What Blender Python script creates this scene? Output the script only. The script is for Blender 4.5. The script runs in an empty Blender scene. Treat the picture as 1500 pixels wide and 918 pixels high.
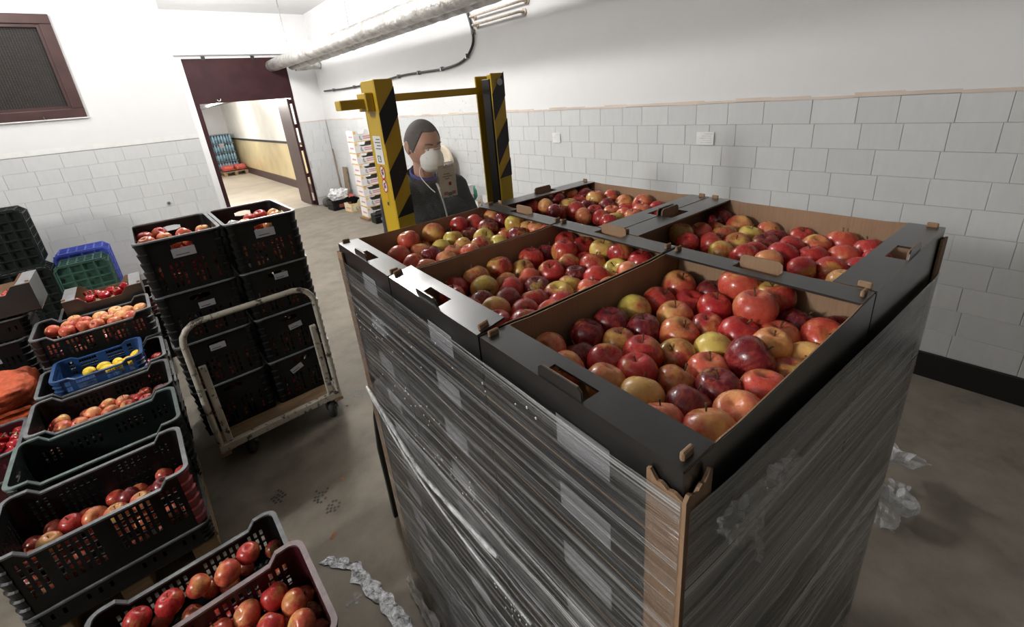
import bpy, bmesh, math, random
from mathutils import Vector, Matrix, noise
random.seed(7)
C = bpy.context.scene.collection
SC = bpy.context.scene

# ------------------------------------------------------------------ camera
cam_data = bpy.data.cameras.new('camera')
cam = bpy.data.objects.new('camera', cam_data)
C.objects.link(cam)
PITCH, ROLL, YAW, EYE = .3476, -.0908, .6881, 1.9368
fw = Vector((math.sin(YAW)*math.cos(PITCH), math.cos(YAW)*math.cos(PITCH), -math.sin(PITCH)))
r0 = Vector((math.cos(YAW), -math.sin(YAW), 0)); u0 = r0.cross(fw)
rt = math.cos(ROLL)*r0 + math.sin(ROLL)*u0
up = -math.sin(ROLL)*r0 + math.cos(ROLL)*u0
m = Matrix((rt, up, -fw)).transposed().to_4x4()
m.translation = (0, 0, EYE)
cam.matrix_world = m
cam_data.sensor_width = 36
cam_data.lens = 648.61/1500*36
cam_data.shift_y = -(459-372.5)/1500
cam_data.clip_start = .02
SC.camera = cam

# ------------------------------------------------------------------ world, lamps, exposure
w = bpy.data.worlds.new('world'); SC.world = w; w.use_nodes = True
w.node_tree.nodes['Background'].inputs[0].default_value = (.75, .85, 1, 1)
w.node_tree.nodes['Background'].inputs[1].default_value = .010
def lamp(name, loc, power, size=.12, col=(1, .98, .95)):
    d = bpy.data.lights.new(name, 'POINT'); d.shadow_soft_size = size; d.energy = power; d.color = col
    o = bpy.data.objects.new(name, d); C.objects.link(o); o.location = loc; return o
lamp('ceiling_lamp', (-4.6, 1.7, 3.35), 570, .28)
lamp('ceiling_lamp', (1.2, 4.5, 3.6), 210, .16)
lamp('ceiling_lamp', (-.9, 6.0, 3.5), 45, .16)
lamp('ceiling_lamp', (1.6, 7.9, 3.2), 140, .16)
lamp('corridor_lamp', (2.2, 12.4, 2.4), 155, .15, (1, .96, .9))
lamp('corridor_lamp', (2.2, 17.0, 2.4), 130, .15, (1, .96, .9))
SC.view_settings.view_transform = 'Standard'
SC.view_settings.look = 'None'
SC.view_settings.exposure = 0.0
SC.view_settings.gamma = 1.0
SC.cycles.max_bounces = 8
SC.cycles.transparent_max_bounces = 24

# ------------------------------------------------------------------ materials
class NT:
    def __init__(s, name):
        s.m = bpy.data.materials.new(name); s.m.use_nodes = True
        s.t = s.m.node_tree; s.b = s.t.nodes['Principled BSDF']; s.out = s.t.nodes['Material Output']
    def n(s, typ, **kw):
        nd = s.t.nodes.new(typ)
        for k, v in kw.items():
            if isinstance(k, str) and hasattr(nd, k): setattr(nd, k, v)
        return nd
    def l(s, a, b): s.t.links.new(a, b)
    def coord(s, kind='Object', scale=(1, 1, 1), rot=(0, 0, 0), rand=False):
        tc = s.n('ShaderNodeTexCoord'); mp = s.n('ShaderNodeMapping')
        s.l(tc.outputs[kind], mp.inputs[0]); mp.inputs[3].default_value = scale; mp.inputs[2].default_value = rot
        if rand:
            oi = s.n('ShaderNodeObjectInfo'); mu = s.n('ShaderNodeVectorMath', operation='SCALE')
            mu.inputs[0].default_value = (37, 53, 71); s.l(oi.outputs['Random'], mu.inputs['Scale']); s.l(mu.outputs[0], mp.inputs[1])
        return mp.outputs[0]
    def noise(s, vec, scale, detail=3, rough=.5):
        nd = s.n('ShaderNodeTexNoise'); nd.inputs['Scale'].default_value = scale; nd.inputs['Detail'].default_value = detail
        nd.inputs['Roughness'].default_value = rough
        if vec is not None: s.l(vec, nd.inputs['Vector'])
        return nd.outputs[0]
    def ramp(s, fac, stops):
        r = s.n('ShaderNodeValToRGB'); e = r.color_ramp.elements
        e[0].position, e[0].color = stops[0][0], col4(stops[0][1]); e[1].position, e[1].color = stops[-1][0], col4(stops[-1][1])
        for p, c in stops[1:-1]:
            q = e.new(p); q.color = col4(c)
        s.l(fac, r.inputs[0]); return r.outputs[0]
    def mix(s, fac, a, b, typ='MIX'):
        nd = s.n('ShaderNodeMix', data_type='RGBA', blend_type=typ)
        for i, v in ((0, fac), (6, a), (7, b)):
            if isinstance(v, (int, float)): nd.inputs[i].default_value = v
            elif isinstance(v, tuple): nd.inputs[i].default_value = col4(v)
            else: s.l(v, nd.inputs[i])
        return nd.outputs[2]
    def math(s, op, a, b=0., clamp=False):
        nd = s.n('ShaderNodeMath', operation=op); nd.use_clamp = clamp
        for i, v in enumerate((a, b)):
            if isinstance(v, (int, float)): nd.inputs[i].default_value = v
            else: s.l(v, nd.inputs[i])
        return nd.outputs[0]
    def bump(s, h, strength, dist=.01):
        b = s.n('ShaderNodeBump'); b.inputs['Strength'].default_value = strength; b.inputs['Distance'].default_value = dist
        s.l(h, b.inputs['Height']); s.l(b.outputs[0], s.b.inputs['Normal'])
    def set(s, **kw):
        for k, v in kw.items():
            i = s.b.inputs[k.replace('_', ' ')]
            if isinstance(v, (int, float)): i.default_value = v
            elif isinstance(v, tuple): i.default_value = col4(v)
            else: s.l(v, i)
        return s
def col4(c): return (c, c, c, 1) if isinstance(c, (int, float)) else (tuple(c)+(1,) if len(c) == 3 else c)

def simple(name, col, rough=.5, var=.15, scale=12, bump=0., bscale=60, metal=0., spec=.5, coord='Object'):
    t = NT(name); v = t.coord(coord)
    n = t.noise(v, scale, 4)
    dark = tuple(x*(1-var) for x in col); lite = tuple(min(1, x*(1+var)) for x in col)
    t.set(Base_Color=t.ramp(n, [(.3, dark), (.7, lite)]), Roughness=rough, Metallic=metal)
    t.b.inputs['Specular IOR Level'].default_value = spec
    if bump: t.bump(t.noise(v, bscale, 3), bump, .004)
    return t.m

def plaster_mat(name, col):
    t = NT(name); v = t.coord('Object')
    n = t.noise(v, .9, 5, .6); n2 = t.noise(v, 9, 4)
    c = t.mix(.5, t.ramp(n, [(.3, tuple(x*.93 for x in col)), (.7, col)]), t.ramp(n2, [(.3, tuple(x*.97 for x in col)), (.7, col)]))
    t.set(Base_Color=c, Roughness=.75); t.bump(t.noise(v, 14, 5), .25, .01); return t.m
def floor_mat():
    t = NT('concrete_floor'); v = t.coord('Object')
    a = t.noise(v, .8, 6, .62); b = t.noise(v, 5, 6, .65); c = t.noise(v, 40, 3)
    c1 = t.ramp(a, [(.3, (.14, .123, .096)), (.7, (.26, .23, .19))])
    c2 = t.ramp(b, [(.35, (.10, .088, .068)), (.5, (.19, .167, .135)), (.72, (.29, .26, .215))])
    col = t.mix(.5, c1, c2); col = t.mix(t.math('MULTIPLY', t.ramp(c, [(.62, 0.), (.75, 1.)]), .25), col, (.12, .10, .08))
    t.set(Base_Color=col, Roughness=t.ramp(b, [(.3, .58), (.7, .8)])); t.b.inputs['Specular IOR Level'].default_value = .2; t.bump(b, .12, .006); return t.m
def tile_mat():
    t = NT('white_glazed_tile'); oi = t.n('ShaderNodeObjectInfo'); v = t.coord('Object', rand=True)
    n = t.noise(v, 7, 4)
    base = t.ramp(oi.outputs['Random'], [(0, (.59, .60, .605)), (1, (.65, .66, .66))])
    t.set(Base_Color=t.mix(.35, base, t.ramp(n, [(.3, (.57, .58, .585)), (.7, (.66, .67, .67))])), Roughness=.34)
    t.bump(n, .08, .004); return t.m
def apple_mat(name, island=False):
    t = NT(name); k = 1/.03 if island else 1.0
    v = t.coord('Object', (k, k, k), rand=True)
    if island:
        g = t.n('ShaderNodeNewGeometry'); rnd = g.outputs['Random Per Island']
        yl = t.math('MULTIPLY', rnd, .55); dk = t.math('FRACT', t.math('MULTIPLY', rnd, 7.3)); pk = t.math('FRACT', t.math('MULTIPLY', rnd, 3.1))
    else:
        oi = t.n('ShaderNodeObjectInfo'); sp = t.n('ShaderNodeSeparateColor'); t.l(oi.outputs['Color'], sp.inputs[0]); yl, dk, pk = sp.outputs
    big = t.noise(v, .75, 2.0, .45); med = t.noise(v, 2.6, 4, .6)
    sc = t.n('ShaderNodeMapping'); t.l(v, sc.inputs[0]); sc.inputs[3].default_value = (5, 5, .45)
    streak = t.noise(sc.outputs[0], 1.0, 3, .6)
    f = t.math('ADD', t.math('MULTIPLY', big, .95), t.math('MULTIPLY', med, .30))
    f = t.math('ADD', f, t.math('MULTIPLY', streak, .30))
    if not island:
        tc = t.n('ShaderNodeTexCoord'); sx = t.n('ShaderNodeSeparateXYZ'); t.l(tc.outputs['Object'], sx.inputs[0])
        f = t.math('ADD', f, t.math('MULTIPLY', sx.outputs[0], .16))
        hol = t.math('POWER', t.math('ABSOLUTE', sx.outputs[2]), 6.)
        f = t.math('ADD', f, t.math('MULTIPLY', sx.outputs[2], .04))
    f = t.math('ADD', f, t.math('MULTIPLY', yl, .62))
    mask = t.ramp(t.math('MULTIPLY', f, .6), [(.58, 0.), (.70, .4), (.84, .95)])
    red = t.mix(dk, (.40, .016, .022), (.075, .004, .014))
    red = t.mix(t.math('MULTIPLY', pk, .75), red, (.60, .13, .07))
    red = t.mix(t.math('MULTIPLY', t.ramp(streak, [(.45, 0.), (.75, 1.)]), .40), red, (.62, .13, .06))
    yel = t.mix(pk, (.60, .50, .10), (.80, .42, .17))
    col = t.mix(mask, red, yel)
    spk = t.n('ShaderNodeTexVoronoi'); spk.inputs['Scale'].default_value = 6.5; t.l(v, spk.inputs['Vector'])
    col = t.mix(t.ramp(spk.outputs['Distance'], [(.05, .45), (.14, 0.)]), col, (.74, .5, .32))
    t.set(Base_Color=col, Roughness=t.ramp(med, [(.3, .22), (.7, .38)]), Coat_Weight=.15)
    t.b.inputs['Specular IOR Level'].default_value = .45
    t.bump(med, .05, .01 if island else .3)
    return t.m
def carton_black():
    t = NT('black_printed_card'); v = t.coord('Object')
    n = t.noise(v, 7, 4); mp = t.coord('Object', (1, 400, 1)); fl = t.noise(mp, 1, 1)
    t.set(Base_Color=t.ramp(n, [(.3, (.008, .0085, .009)), (.7, (.015, .0155, .0165))]), Roughness=t.ramp(n, [(.3, .30), (.7, .42)]), Coat_Weight=.8, Coat_Roughness=.28, Coat_IOR=1.6)
    t.bump(t.math('ADD', n, t.math('MULTIPLY', fl, .25)), .12, .004); return t.m
def kraft():
    t = NT('kraft_card'); v = t.coord('Object'); n = t.noise(v, 6, 5); f = t.noise(t.coord('Object', (300, 300, 8)), 1, 2)
    t.set(Base_Color=t.mix(.3, t.ramp(n, [(.3, (.24, .145, .082)), (.7, (.34, .215, .13))]), t.ramp(f, [(.3, (.22, .13, .075)), (.7, (.36, .23, .14))])), Roughness=.8)
    t.bump(f, .2, .002); return t.m
def film_mat(nm, lo, hi, mn):
    t = NT(nm); tc = t.n('ShaderNodeTexCoord')
    def st(su, sv, d=2):
        mp = t.n('ShaderNodeMapping'); t.l(tc.outputs['UV'], mp.inputs[0]); mp.inputs[3].default_value = (su, sv, 1); return t.noise(mp.outputs[0], 1, d, .6)
    a = st(.6, 105); b = st(.8, 330); c = st(.5, 13); d = st(1.6, 820); e = st(.5, 42)
    s = t.math('ADD', t.math('MULTIPLY', a, .40), t.math('MULTIPLY', b, .45)); s = t.math('ADD', s, t.math('MULTIPLY', d, .15))
    big = t.ramp(c, [(.36, .22), (.60, 1.)]); big2 = t.ramp(e, [(.35, .35), (.58, 1.)])
    al = t.math('MULTIPLY', t.math('MULTIPLY', t.ramp(s, [(lo, .0), ((lo+hi)/2, .28), (hi, .92)]), big), big2)
    al = t.math('MAXIMUM', al, mn)
    t.set(Base_Color=(.84, .86, .88), Roughness=.3, Alpha=al); t.b.inputs['Specular IOR Level'].default_value = .3
    t.bump(t.math('ADD', a, t.math('ADD', t.math('MULTIPLY', b, .8), t.math('MULTIPLY', d, .4))), .9, .004)
    nrm = t.b.inputs['Normal'].links[0].from_socket
    g = t.n('ShaderNodeBsdfGlossy'); g.inputs['Roughness'].default_value = .10; t.l(nrm, g.inputs['Normal'])
    fr = t.n('ShaderNodeFresnel'); fr.inputs[0].default_value = 1.5; t.l(nrm, fr.inputs['Normal'])
    mx = t.n('ShaderNodeMixShader'); t.l(t.math('MULTIPLY', fr.outputs[0], 1.0, True), mx.inputs[0]); t.l(t.b.outputs[0], mx.inputs[1]); t.l(g.outputs[0], mx.inputs[2]); t.l(mx.outputs[0], t.out.inputs[0]); return t.m
def clear_film(name, col, alpha, rough=.2):
    t = NT(name); v = t.coord('Object'); n = t.noise(v, 22, 4)
    t.set(Base_Color=col, Roughness=rough, Alpha=t.ramp(n, [(.35, alpha*.5), (.65, min(1, alpha*1.5))])); t.b.inputs['Specular IOR Level'].default_value = .8
    t.bump(n, .8, .01); return t.m
def guard_mat():
    t = NT('acrylic_sheet'); v = t.coord('Object'); n = t.noise(v, 120, 2)
    g = t.n('ShaderNodeBsdfGlossy'); g.inputs['Roughness'].default_value = .08
    tr = t.n('ShaderNodeBsdfTransparent'); mx = t.n('ShaderNodeMixShader'); fr = t.n('ShaderNodeFresnel'); fr.inputs[0].default_value = 1.3
    t.l(fr.outputs[0], mx.inputs[0]); t.l(tr.outputs[0], mx.inputs[1]); t.l(g.outputs[0], mx.inputs[2])
    df = t.n('ShaderNodeBsdfDiffuse'); df.inputs[0].default_value = (.8, .8, .8, 1)
    m2 = t.n('ShaderNodeMixShader'); t.l(t.ramp(n, [(.66, .03), (.80, .30)]), m2.inputs[0]); t.l(mx.outputs[0], m2.inputs[1]); t.l(df.outputs[0], m2.inputs[2])
    t.l(m2.outputs[0], t.out.inputs[0]); return t.m
def painted(name, col, chip=(.05, .045, .04), amt=.62, rough=.4):
    t = NT(name); v = t.coord('Object'); n = t.noise(v, 18, 6, .7); n2 = t.noise(v, 3, 3)
    c = t.ramp(n2, [(.3, tuple(x*.86 for x in col)), (.7, col)])
    t.set(Base_Color=t.mix(t.ramp(n, [(amt, 0.), (amt+.04, 1.)]), c, chip), Roughness=rough); t.bump(n, .1, .002); return t.m
def wood(name, col):
    t = NT(name); v = t.coord('Object', (6, 40, 40)); n = t.noise(v, 1, 5, .6)
    t.set(Base_Color=t.ramp(n, [(.3, tuple(x*.6 for x in col)), (.7, col)]), Roughness=.75); t.bump(n, .3, .003); return t.m
def foil():
    t = NT('foil_lagging'); v = t.coord('Object'); n = t.noise(v, 15, 5, .7); n2 = t.noise(v, 7, 4)
    t.set(Base_Color=t.ramp(n2, [(.3, (.27, .25, .23)), (.5, (.45, .44, .42)), (.7, (.60, .59, .57))]), Roughness=.34, Metallic=.6); t.bump(n, 1., .03); return t.m

M = dict(
 plaster=plaster_mat('white_plaster', (.78, .78, .785)), ceil=plaster_mat('white_ceiling', (.70, .70, .70)), floor=floor_mat(), tile=tile_mat(),
 grout=simple('grout', (.44, .44, .43), .9), stripe=simple('cream_stripe', (.66, .56, .48), .6, .12, 3),
 base=simple('black_skirting', (.010, .010, .011), .45), brown=simple('dark_brown_paint', (.036, .011, .013), .6, .2, 5, 0., 60, 0., .2),
 brown2=simple('brown_frame_paint', (.055, .024, .022), .45, .2, 6), dark=simple('dark_void', (.012, .012, .013), .6), screen=simple('screen_wire', (.05, .04, .035), .6),
 cream=simple('cream_gloss_wall', (.66, .55, .32), .25, .08, 2), white=simple('white_paint', (.78, .78, .77), .45, .04), cfloor=simple('corridor_floor', (.38, .335, .27), .55, .12, 2),
 apple=apple_mat('apple_skin'), appleheap=apple_mat('apple_skin_heap', True), stem=simple('apple_stem', (.09, .05, .02), .8), calyx=simple('apple_calyx', (.05, .035, .015), .9),
 lemon=simple('lemon_skin', (.80, .55, .03), .38, .08, 14, .15, 120), pepper=simple('red_pepper_skin', (.30, .008, .012), .16, .25, 14), peppergreen=simple('pepper_stalk', (.08, .16, .03), .5),
 black=carton_black(), kraft=kraft(), film=film_mat('stretch_film', .46, .60, .02), film2=film_mat('lit_dense_film', .36, .49, .12), loose=clear_film('loose_film', (.62, .63, .64), .34), rope=clear_film('film_rope', (.75, .76, .77), .62, .18),  # second film has whiter streaks standing in for reflected light on the front
 label=simple('paper_label', (.31, .31, .33), .6, .06), print=simple('black_print', (.03, .03, .035), .6), paper=simple('old_paper', (.86, .78, .62), .7, .1, 16),
 yellow=painted('yellow_machine_paint', (.62, .41, .022), (.12, .08, .02), .68), hazard=painted('black_machine_paint', (.016, .016, .016), (.14, .11, .03), .68),
 steel=simple('steel', (.30, .30, .30), .35, .2, 9, 0, 60, .9), acrylic=guard_mat(), red=simple('sign_red', (.55, .03, .035), .5, .05), orange=simple('orange_print', (.75, .36, .04), .5, .08),
 cartpaint=painted('chipped_cream_paint', (.42, .39, .33), (.05, .04, .035), .55), ply=wood('worn_plywood', (.24, .15, .08)), pallet=wood('pallet_wood', (.33, .22, .12)), rubber=simple('rubber', (.018, .018, .018), .7),
 pblack=simple('black_plastic', (.0045, .005, .0055), .42, .3, 9, .06, 40, 0., .3), prim=simple('lit_grey_rim', (.13, .137, .145), .32, .35, 22, .1, 60), pgreen=simple('dark_green_plastic', (.006, .018, .014), .36, .3, 9),  # rim colour paler than the black plastic for the light edges catch
 pgreenrim=simple('lit_green_rim', (.10, .135, .125), .35, .3, 20), pmaroon=simple('maroon_plastic', (.05, .006, .011), .42, .3, 9, 0., 60, 0., .3), pmaroonrim=simple('lit_maroon_rim', (.17, .125, .13), .4, .3, 20),  # green and maroon rims also carry caught light in their colour
 pgrim=simple('green_crate_plastic', (.028, .075, .055), .4, .2, 10), pblue=simple('blue_plastic', (.016, .055, .16), .36, .25, 10), pblue2=simple('bright_blue_plastic', (.06, .09, .45), .4, .2, 8), pgrey=simple('grey_green_black_plastic', (.007, .0105, .0095), .45, .3, 10, 0., 60, 0., .3), predrib=simple('red_tinted_rib', (.16, .008, .014), .3, .3, 12),
 foil=foil(), cable=simple('black_cable', (.014, .015, .016), .4), rail=simple('rusty_tube', (.55, .47, .40), .5, .2, 30),
 skin=simple('skin', (.47, .25, .185), .5, .08, 20), hair=simple('cropped_hair', (.10, .09, .083), .85, .35, 190, .5, 300), mask=simple('white_mask_felt', (.74, .74, .73), .8, .05, 30, .1, 200), eye=simple('eye_white', (.75, .73, .70), .25, .02), iris=simple('iris', (.05, .03, .02), .2),
 jacket=simple('charcoal_jacket', (.021, .023, .026), .85, .25, 10, .3, 150), shirt=simple('blue_shirt', (.05, .05, .22), .8), trousers=simple('dark_trousers', (.02, .022, .03), .9), zip=simple('zip_tape', (.32, .32, .31), .4), lips=simple('lips', (.36, .13, .11), .5),
 wbox=simple('white_carton', (.74, .73, .72), .6, .06), wboxred=simple('pink_print', (.62, .25, .27), .6, .1, 20), wboxor=simple('carton_orange_edge', (.80, .45, .10), .6), greyprint=simple('grey_print', (.20, .20, .24), .6),
 sack=simple('orange_net_sack', (.50, .085, .025), .6, .3, 60, .7, 90), redsack=simple('red_net_sack', (.50, .10, .08), .6, .25, 25, .6, 60), water=simple('blue_water_bottles', (.22, .36, .46), .25, .25, 9, .3, 30), wrapw=clear_film('water_wrap', (.75, .85, .92), .3),
 yellowbox=simple('cream_carton', (.66, .58, .38), .6), bag=clear_film('white_bag', (.85, .85, .85), .7, .35), broomwood=wood('broom_wood', (.30, .22, .15)), chairpad=simple('beige_floral_pad', (.58, .50, .38), .7, .25, 45), chairrim=simple('cream_rim', (.62, .54, .42), .5),
 tape=None)
t = NT('peeling_foil_tape'); v = t.coord('Object'); nn = t.noise(v, 30, 5, .7)
t.set(Base_Color=t.ramp(nn, [(.35, (.10, .10, .10)), (.5, (.34, .35, .37)), (.7, (.62, .64, .67))]), Roughness=.25, Metallic=.5); t.bump(nn, 1., .01); M['tape'] = t.m
M['darkwall'] = simple('unseen_dark_wall', (.10, .10, .10), .9)  # unseen rear and far walls coloured dark to cut bounced light
M['scrap'] = simple('brown_scrap', (.30, .14, .07), .7)
M['mud'] = simple('wet_tread_mark', (.055, .055, .05), .45, .3, 40)

# ------------------------------------------------------------------ mesh helpers
class MB:
    def __init__(s): s.v = []; s.f = []; s.mi = []; s.uv = None; s.sm = set()
    def add(s, vs, fs, mi=0, smooth=False):
        o = len(s.v); s.v += [tuple(x) for x in vs]
        for f in fs:
            if smooth: s.sm.add(len(s.f))
            s.f.append(tuple(i+o for i in f)); s.mi.append(mi)
    def box(s, c, d, mi=0, rot=None):
        x, y, z = d[0]/2, d[1]/2, d[2]/2
        vs = [Vector((a*x, b*y, e*z)) for a in (-1, 1) for b in (-1, 1) for e in (-1, 1)]
        if rot is not None: vs = [rot @ q for q in vs]
        vs = [q+Vector(c) for q in vs]
        s.add(vs, [(0, 1, 3, 2), (4, 6, 7, 5), (0, 4, 5, 1), (2, 3, 7, 6), (0, 2, 6, 4), (1, 5, 7, 3)], mi)
    def bx(s, x0, x1, y0, y1, z0, z1, mi=0): s.box(((x0+x1)/2, (y0+y1)/2, (z0+z1)/2), (x1-x0, y1-y0, z1-z0), mi)
    def prism(s, pts, ax, a0, a1, mi=0):  # polygon in the two other axes, extruded along ax
        def P(p, a):
            q = list(p); q.insert(ax, a); return q
        n = len(pts)
        vs = [P(p, a0) for p in pts]+[P(p, a1) for p in pts]
        fs = [tuple(range(n-1, -1, -1)), tuple(range(n, 2*n))]+[(i, (i+1) % n, n+(i+1) % n, n+i) for i in range(n)]
        s.add(vs, fs, mi)
    def tube(s, pts, r, n=8, mi=0, caps=True, closed=False):
        pts = [Vector(p) for p in pts]; rs = r if isinstance(r, (list, tuple)) else [r]*len(pts)
        vs = []; prev = None; N = len(pts)
        for i, p in enumerate(pts):
            a = pts[(i-1) % N] if (i > 0 or closed) else p; b = pts[(i+1) % N] if (i < N-1 or closed) else p
            d = (b-a).normalized()
            if prev is None:
                prev = d.cross(Vector((0, 0, 1)));
                if prev.length < .1: prev = d.cross(Vector((1, 0, 0)))
            u = (prev-d*prev.dot(d)).normalized(); prev = u; w2 = d.cross(u)
            for k in range(n):
                t = 2*math.pi*k/n; vs.append(p+rs[i]*(math.cos(t)*u+math.sin(t)*w2))
        fs = []
        for i in range(N if closed else N-1):
            for k in range(n):
                j = (i+1) % N; fs.append((i*n+k, i*n+(k+1) % n, j*n+(k+1) % n, j*n+k))
        s.add(vs, fs, mi, True)
        if caps and not closed: s.add(vs[:n], [tuple(range(n-1, -1, -1))], mi); s.add(vs[-n:], [tuple(range(n))], mi)
    def lathe(s, prof, n=16, mi=0, c=(0, 0, 0), fn=None, smooth=True):
        vs = []; fs = []
        for (r, z) in prof:
            for k in range(n):
                t = 2*math.pi*k/n; q = Vector((r*math.cos(t), r*math.sin(t), z))
                if fn: q = fn(q, t)
                vs.append(q+Vector(c))
        for i in range(len(prof)-1):
            for k in range(n): fs.append((i*n+k, i*n+(k+1) % n, (i+1)*n+(k+1) % n, (i+1)*n+k))
        s.add(vs, fs, mi, smooth)
    def cyl(s, a, b, r, n=16, mi=0):
        s.tube([a, b], r, n, mi)
    def grid(s, nu, nv, fn, mi=0, smooth=True):
        s.add([fn(i/nu, j/nv) for j in range(nv+1) for i in range(nu+1)], [(j*(nu+1)+i, j*(nu+1)+i+1, (j+1)*(nu+1)+i+1, (j+1)*(nu+1)+i) for j in range(nv) for i in range(nu)], mi, smooth)
    def sph(s, c, r, n=12, mi=0, rot=None):
        rr = r if isinstance(r, (tuple, list)) else (r, r, r); vs = []; fs = []; m_ = n//2
        vs.append(Vector((0, 0, -1)))
        for i in range(1, m_):
            ph = -math.pi/2+math.pi*i/m_
            for k in range(n): vs.append(Vector((math.cos(ph)*math.cos(2*math.pi*k/n), math.cos(ph)*math.sin(2*math.pi*k/n), math.sin(ph))))
        vs.append(Vector((0, 0, 1)))
        for k in range(n): fs.append((0, 1+(k+1) % n, 1+k))
        for i in range(m_-2):
            for k in range(n): fs.append((1+i*n+k, 1+i*n+(k+1) % n, 1+(i+1)*n+(k+1) % n, 1+(i+1)*n+k))
        L = len(vs)-1; b = 1+(m_-2)*n
        for k in range(n): fs.append((b+k, b+(k+1) % n, L))
        vs = [Vector((q[0]*rr[0], q[1]*rr[1], q[2]*rr[2])) for q in vs]
        if rot is not None: vs = [rot @ q for q in vs]
        s.add([q+Vector(c) for q in vs], fs, mi, True)
    # wall with rectangular holes: s along, z up, extruded along 'out'
    def slotwall(s, sbr, holes, zlo, topf, place, t, mi=0, zbr=()):
        S = sorted(set([round(x, 4) for x in sbr]+[round(h[k], 4) for h in holes for k in (0, 1)]))
        Z = sorted(set([zlo]+[round(z, 4) for z in zbr]+[round(h[k], 4) for h in holes for k in (2, 3)]))+[None]
        ns, nz = len(S)-1, len(Z)-1
        def zz(j, x): return topf(x) if Z[j] is None else Z[j]
        def solid(i, j):
            if i < 0 or j < 0 or i >= ns or j >= nz: return False
            cs = (S[i]+S[i+1])/2; cz = (Z[j]+(Z[j+1] if Z[j+1] is not None else Z[j]+.001))/2
            return not any(h[0] < cs < h[1] and h[2] < cz < h[3] for h in holes)
        for i in range(ns):
            for j in range(nz):
                if not solid(i, j): continue
                q = [(S[i], zz(j, S[i])), (S[i+1], zz(j, S[i+1])), (S[i+1], zz(j+1, S[i+1])), (S[i], zz(j+1, S[i]))]
                vs = [place(a, b, 0) for a, b in q]+[place(a, b, t) for a, b in q]
                fs = [(3, 2, 1, 0), (4, 5, 6, 7)]
                if not solid(i, j-1): fs.append((0, 1, 5, 4))
                if not solid(i+1, j): fs.append((1, 2, 6, 5))
                if not solid(i, j+1): fs.append((2, 3, 7, 6))
                if not solid(i-1, j): fs.append((3, 0, 4, 7))
                s.add(vs, fs, mi)
    def mesh(s, name, mats):
        me = bpy.data.meshes.new(name); me.from_pydata(s.v, [], s.f); me.validate()
        for m_ in (mats if isinstance(mats, (list, tuple)) else [mats]): me.materials.append(m_)
        if len(me.polygons) == len(s.mi):
            me.polygons.foreach_set('material_index', s.mi)
            me.polygons.foreach_set('use_smooth', [i in s.sm for i in range(len(s.f))])
        me.update(); return me
    def obj(s, name, mats, parent=None, loc=None):
        o = bpy.data.objects.new(name, s.mesh(name, mats)); C.objects.link(o)
        if parent is not None: o.parent = parent
        if loc is not None: o.location = loc
        return o
def mobj(name, me, parent=None, loc=None):
    o = bpy.data.objects.new(name, me); C.objects.link(o)
    if parent is not None: o.parent = parent
    if loc is not None: o.location = loc
    return o
def tag(o, label, cat, group=None):
    o['label'] = label; o['category'] = cat
    if group: o['group'] = group
    return o
def thing(name, label, cat, loc=(0, 0, 0), rz=0, group=None):
    o = bpy.data.objects.new(name, None); C.objects.link(o); o.location = loc; o.rotation_euler = (0, 0, rz); o.empty_display_size = .05
    return tag(o, label, cat, group)
KIDS = {}
def dup(root, loc, rz=None, label=None, group=None, skip=()):
    r = root.copy(); C.objects.link(r); r.location = loc
    if rz is not None: r.rotation_euler = (0, 0, rz)
    if label: r['label'] = label
    if group: r['group'] = group
    for ch in root.children:
        if ch.name.split('.')[0] in skip: continue
        c = ch.copy(); C.objects.link(c); c.parent = r
        for g in ch.children:
            if g.name.split('.')[0] in skip: continue
            d = g.copy(); C.objects.link(d); d.parent = c
    return r
def struct(o, kind='structure'): o['kind'] = kind; return o
def bevel(o, w=.003, seg=2):
    md = o.modifiers.new('bevel', 'BEVEL'); md.width = w; md.segments = seg; md.limit_method = 'ANGLE'; md.angle_limit = .7; return o
ORD = ['first', 'second', 'third', 'fourth', 'fifth', 'sixth', 'seventh', 'eighth', 'ninth', 'tenth', 'eleventh', 'twelfth', 'thirteenth', 'fourteenth', 'fifteenth', 'sixteenth']

# ------------------------------------------------------------------ the setting
XR, YL, YD, ZC = 3.486, 7.17, 10.07, 3.75
b = MB(); b.bx(-9, 3.7, -9.2, YD+.13, -.1, 0); struct(b.obj('floor', M['floor']))
b = MB(); b.bx(-5, 3.7, YD+.13, 21.2, -.1, 0); struct(b.obj('floor', M['cfloor']))
b = MB(); b.bx(-9, 3.7, -9.2, YD+.13, ZC, ZC+.1); struct(b.obj('ceiling', M['ceil']))
b = MB(); b.bx(XR+.006, XR+.12, -9.2, YD+.13, 0, 1.745); b.bx(XR, XR+.12, -9.2, YD+.13, 1.745, ZC, 1)
wall_r = struct(b.obj('wall_right', [M['grout'], M['plaster']]))
b = MB(); hx0, hx1, hz0, hz1 = -1.34, -.165, 2.10, 3.14
for q in ((-9, hx0, 1.755, ZC), (hx1, .82, 1.755, ZC), (hx0, hx1, 1.755, hz0), (hx0, hx1, hz1, ZC)): b.bx(q[0], q[1], YL, YL+.14, q[2], q[3], 1)
b.bx(-9, .82, YL+.006, YL+.14, 0, 1.755)
wall_l = struct(b.obj('wall_left', [M['grout'], M['plaster']]))
b = MB(); b.bx(.68, .82, YL+.14, YD, 0, ZC); struct(b.obj('wall_left', M['plaster']))
b = MB(); b.bx(.68, 1.245, YD, YD+.13, 0, ZC, 1); b.bx(2.95, XR, YD, YD+.13, 1.745, ZC, 1); b.bx(2.95, XR, YD+.006, YD+.13, 0, 1.745); b.bx(1.245, 2.95, YD, YD+.13, 2.985, ZC, 1)
wall_b = struct(b.obj('wall_back', [M['grout'], M['plaster']]))
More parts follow.
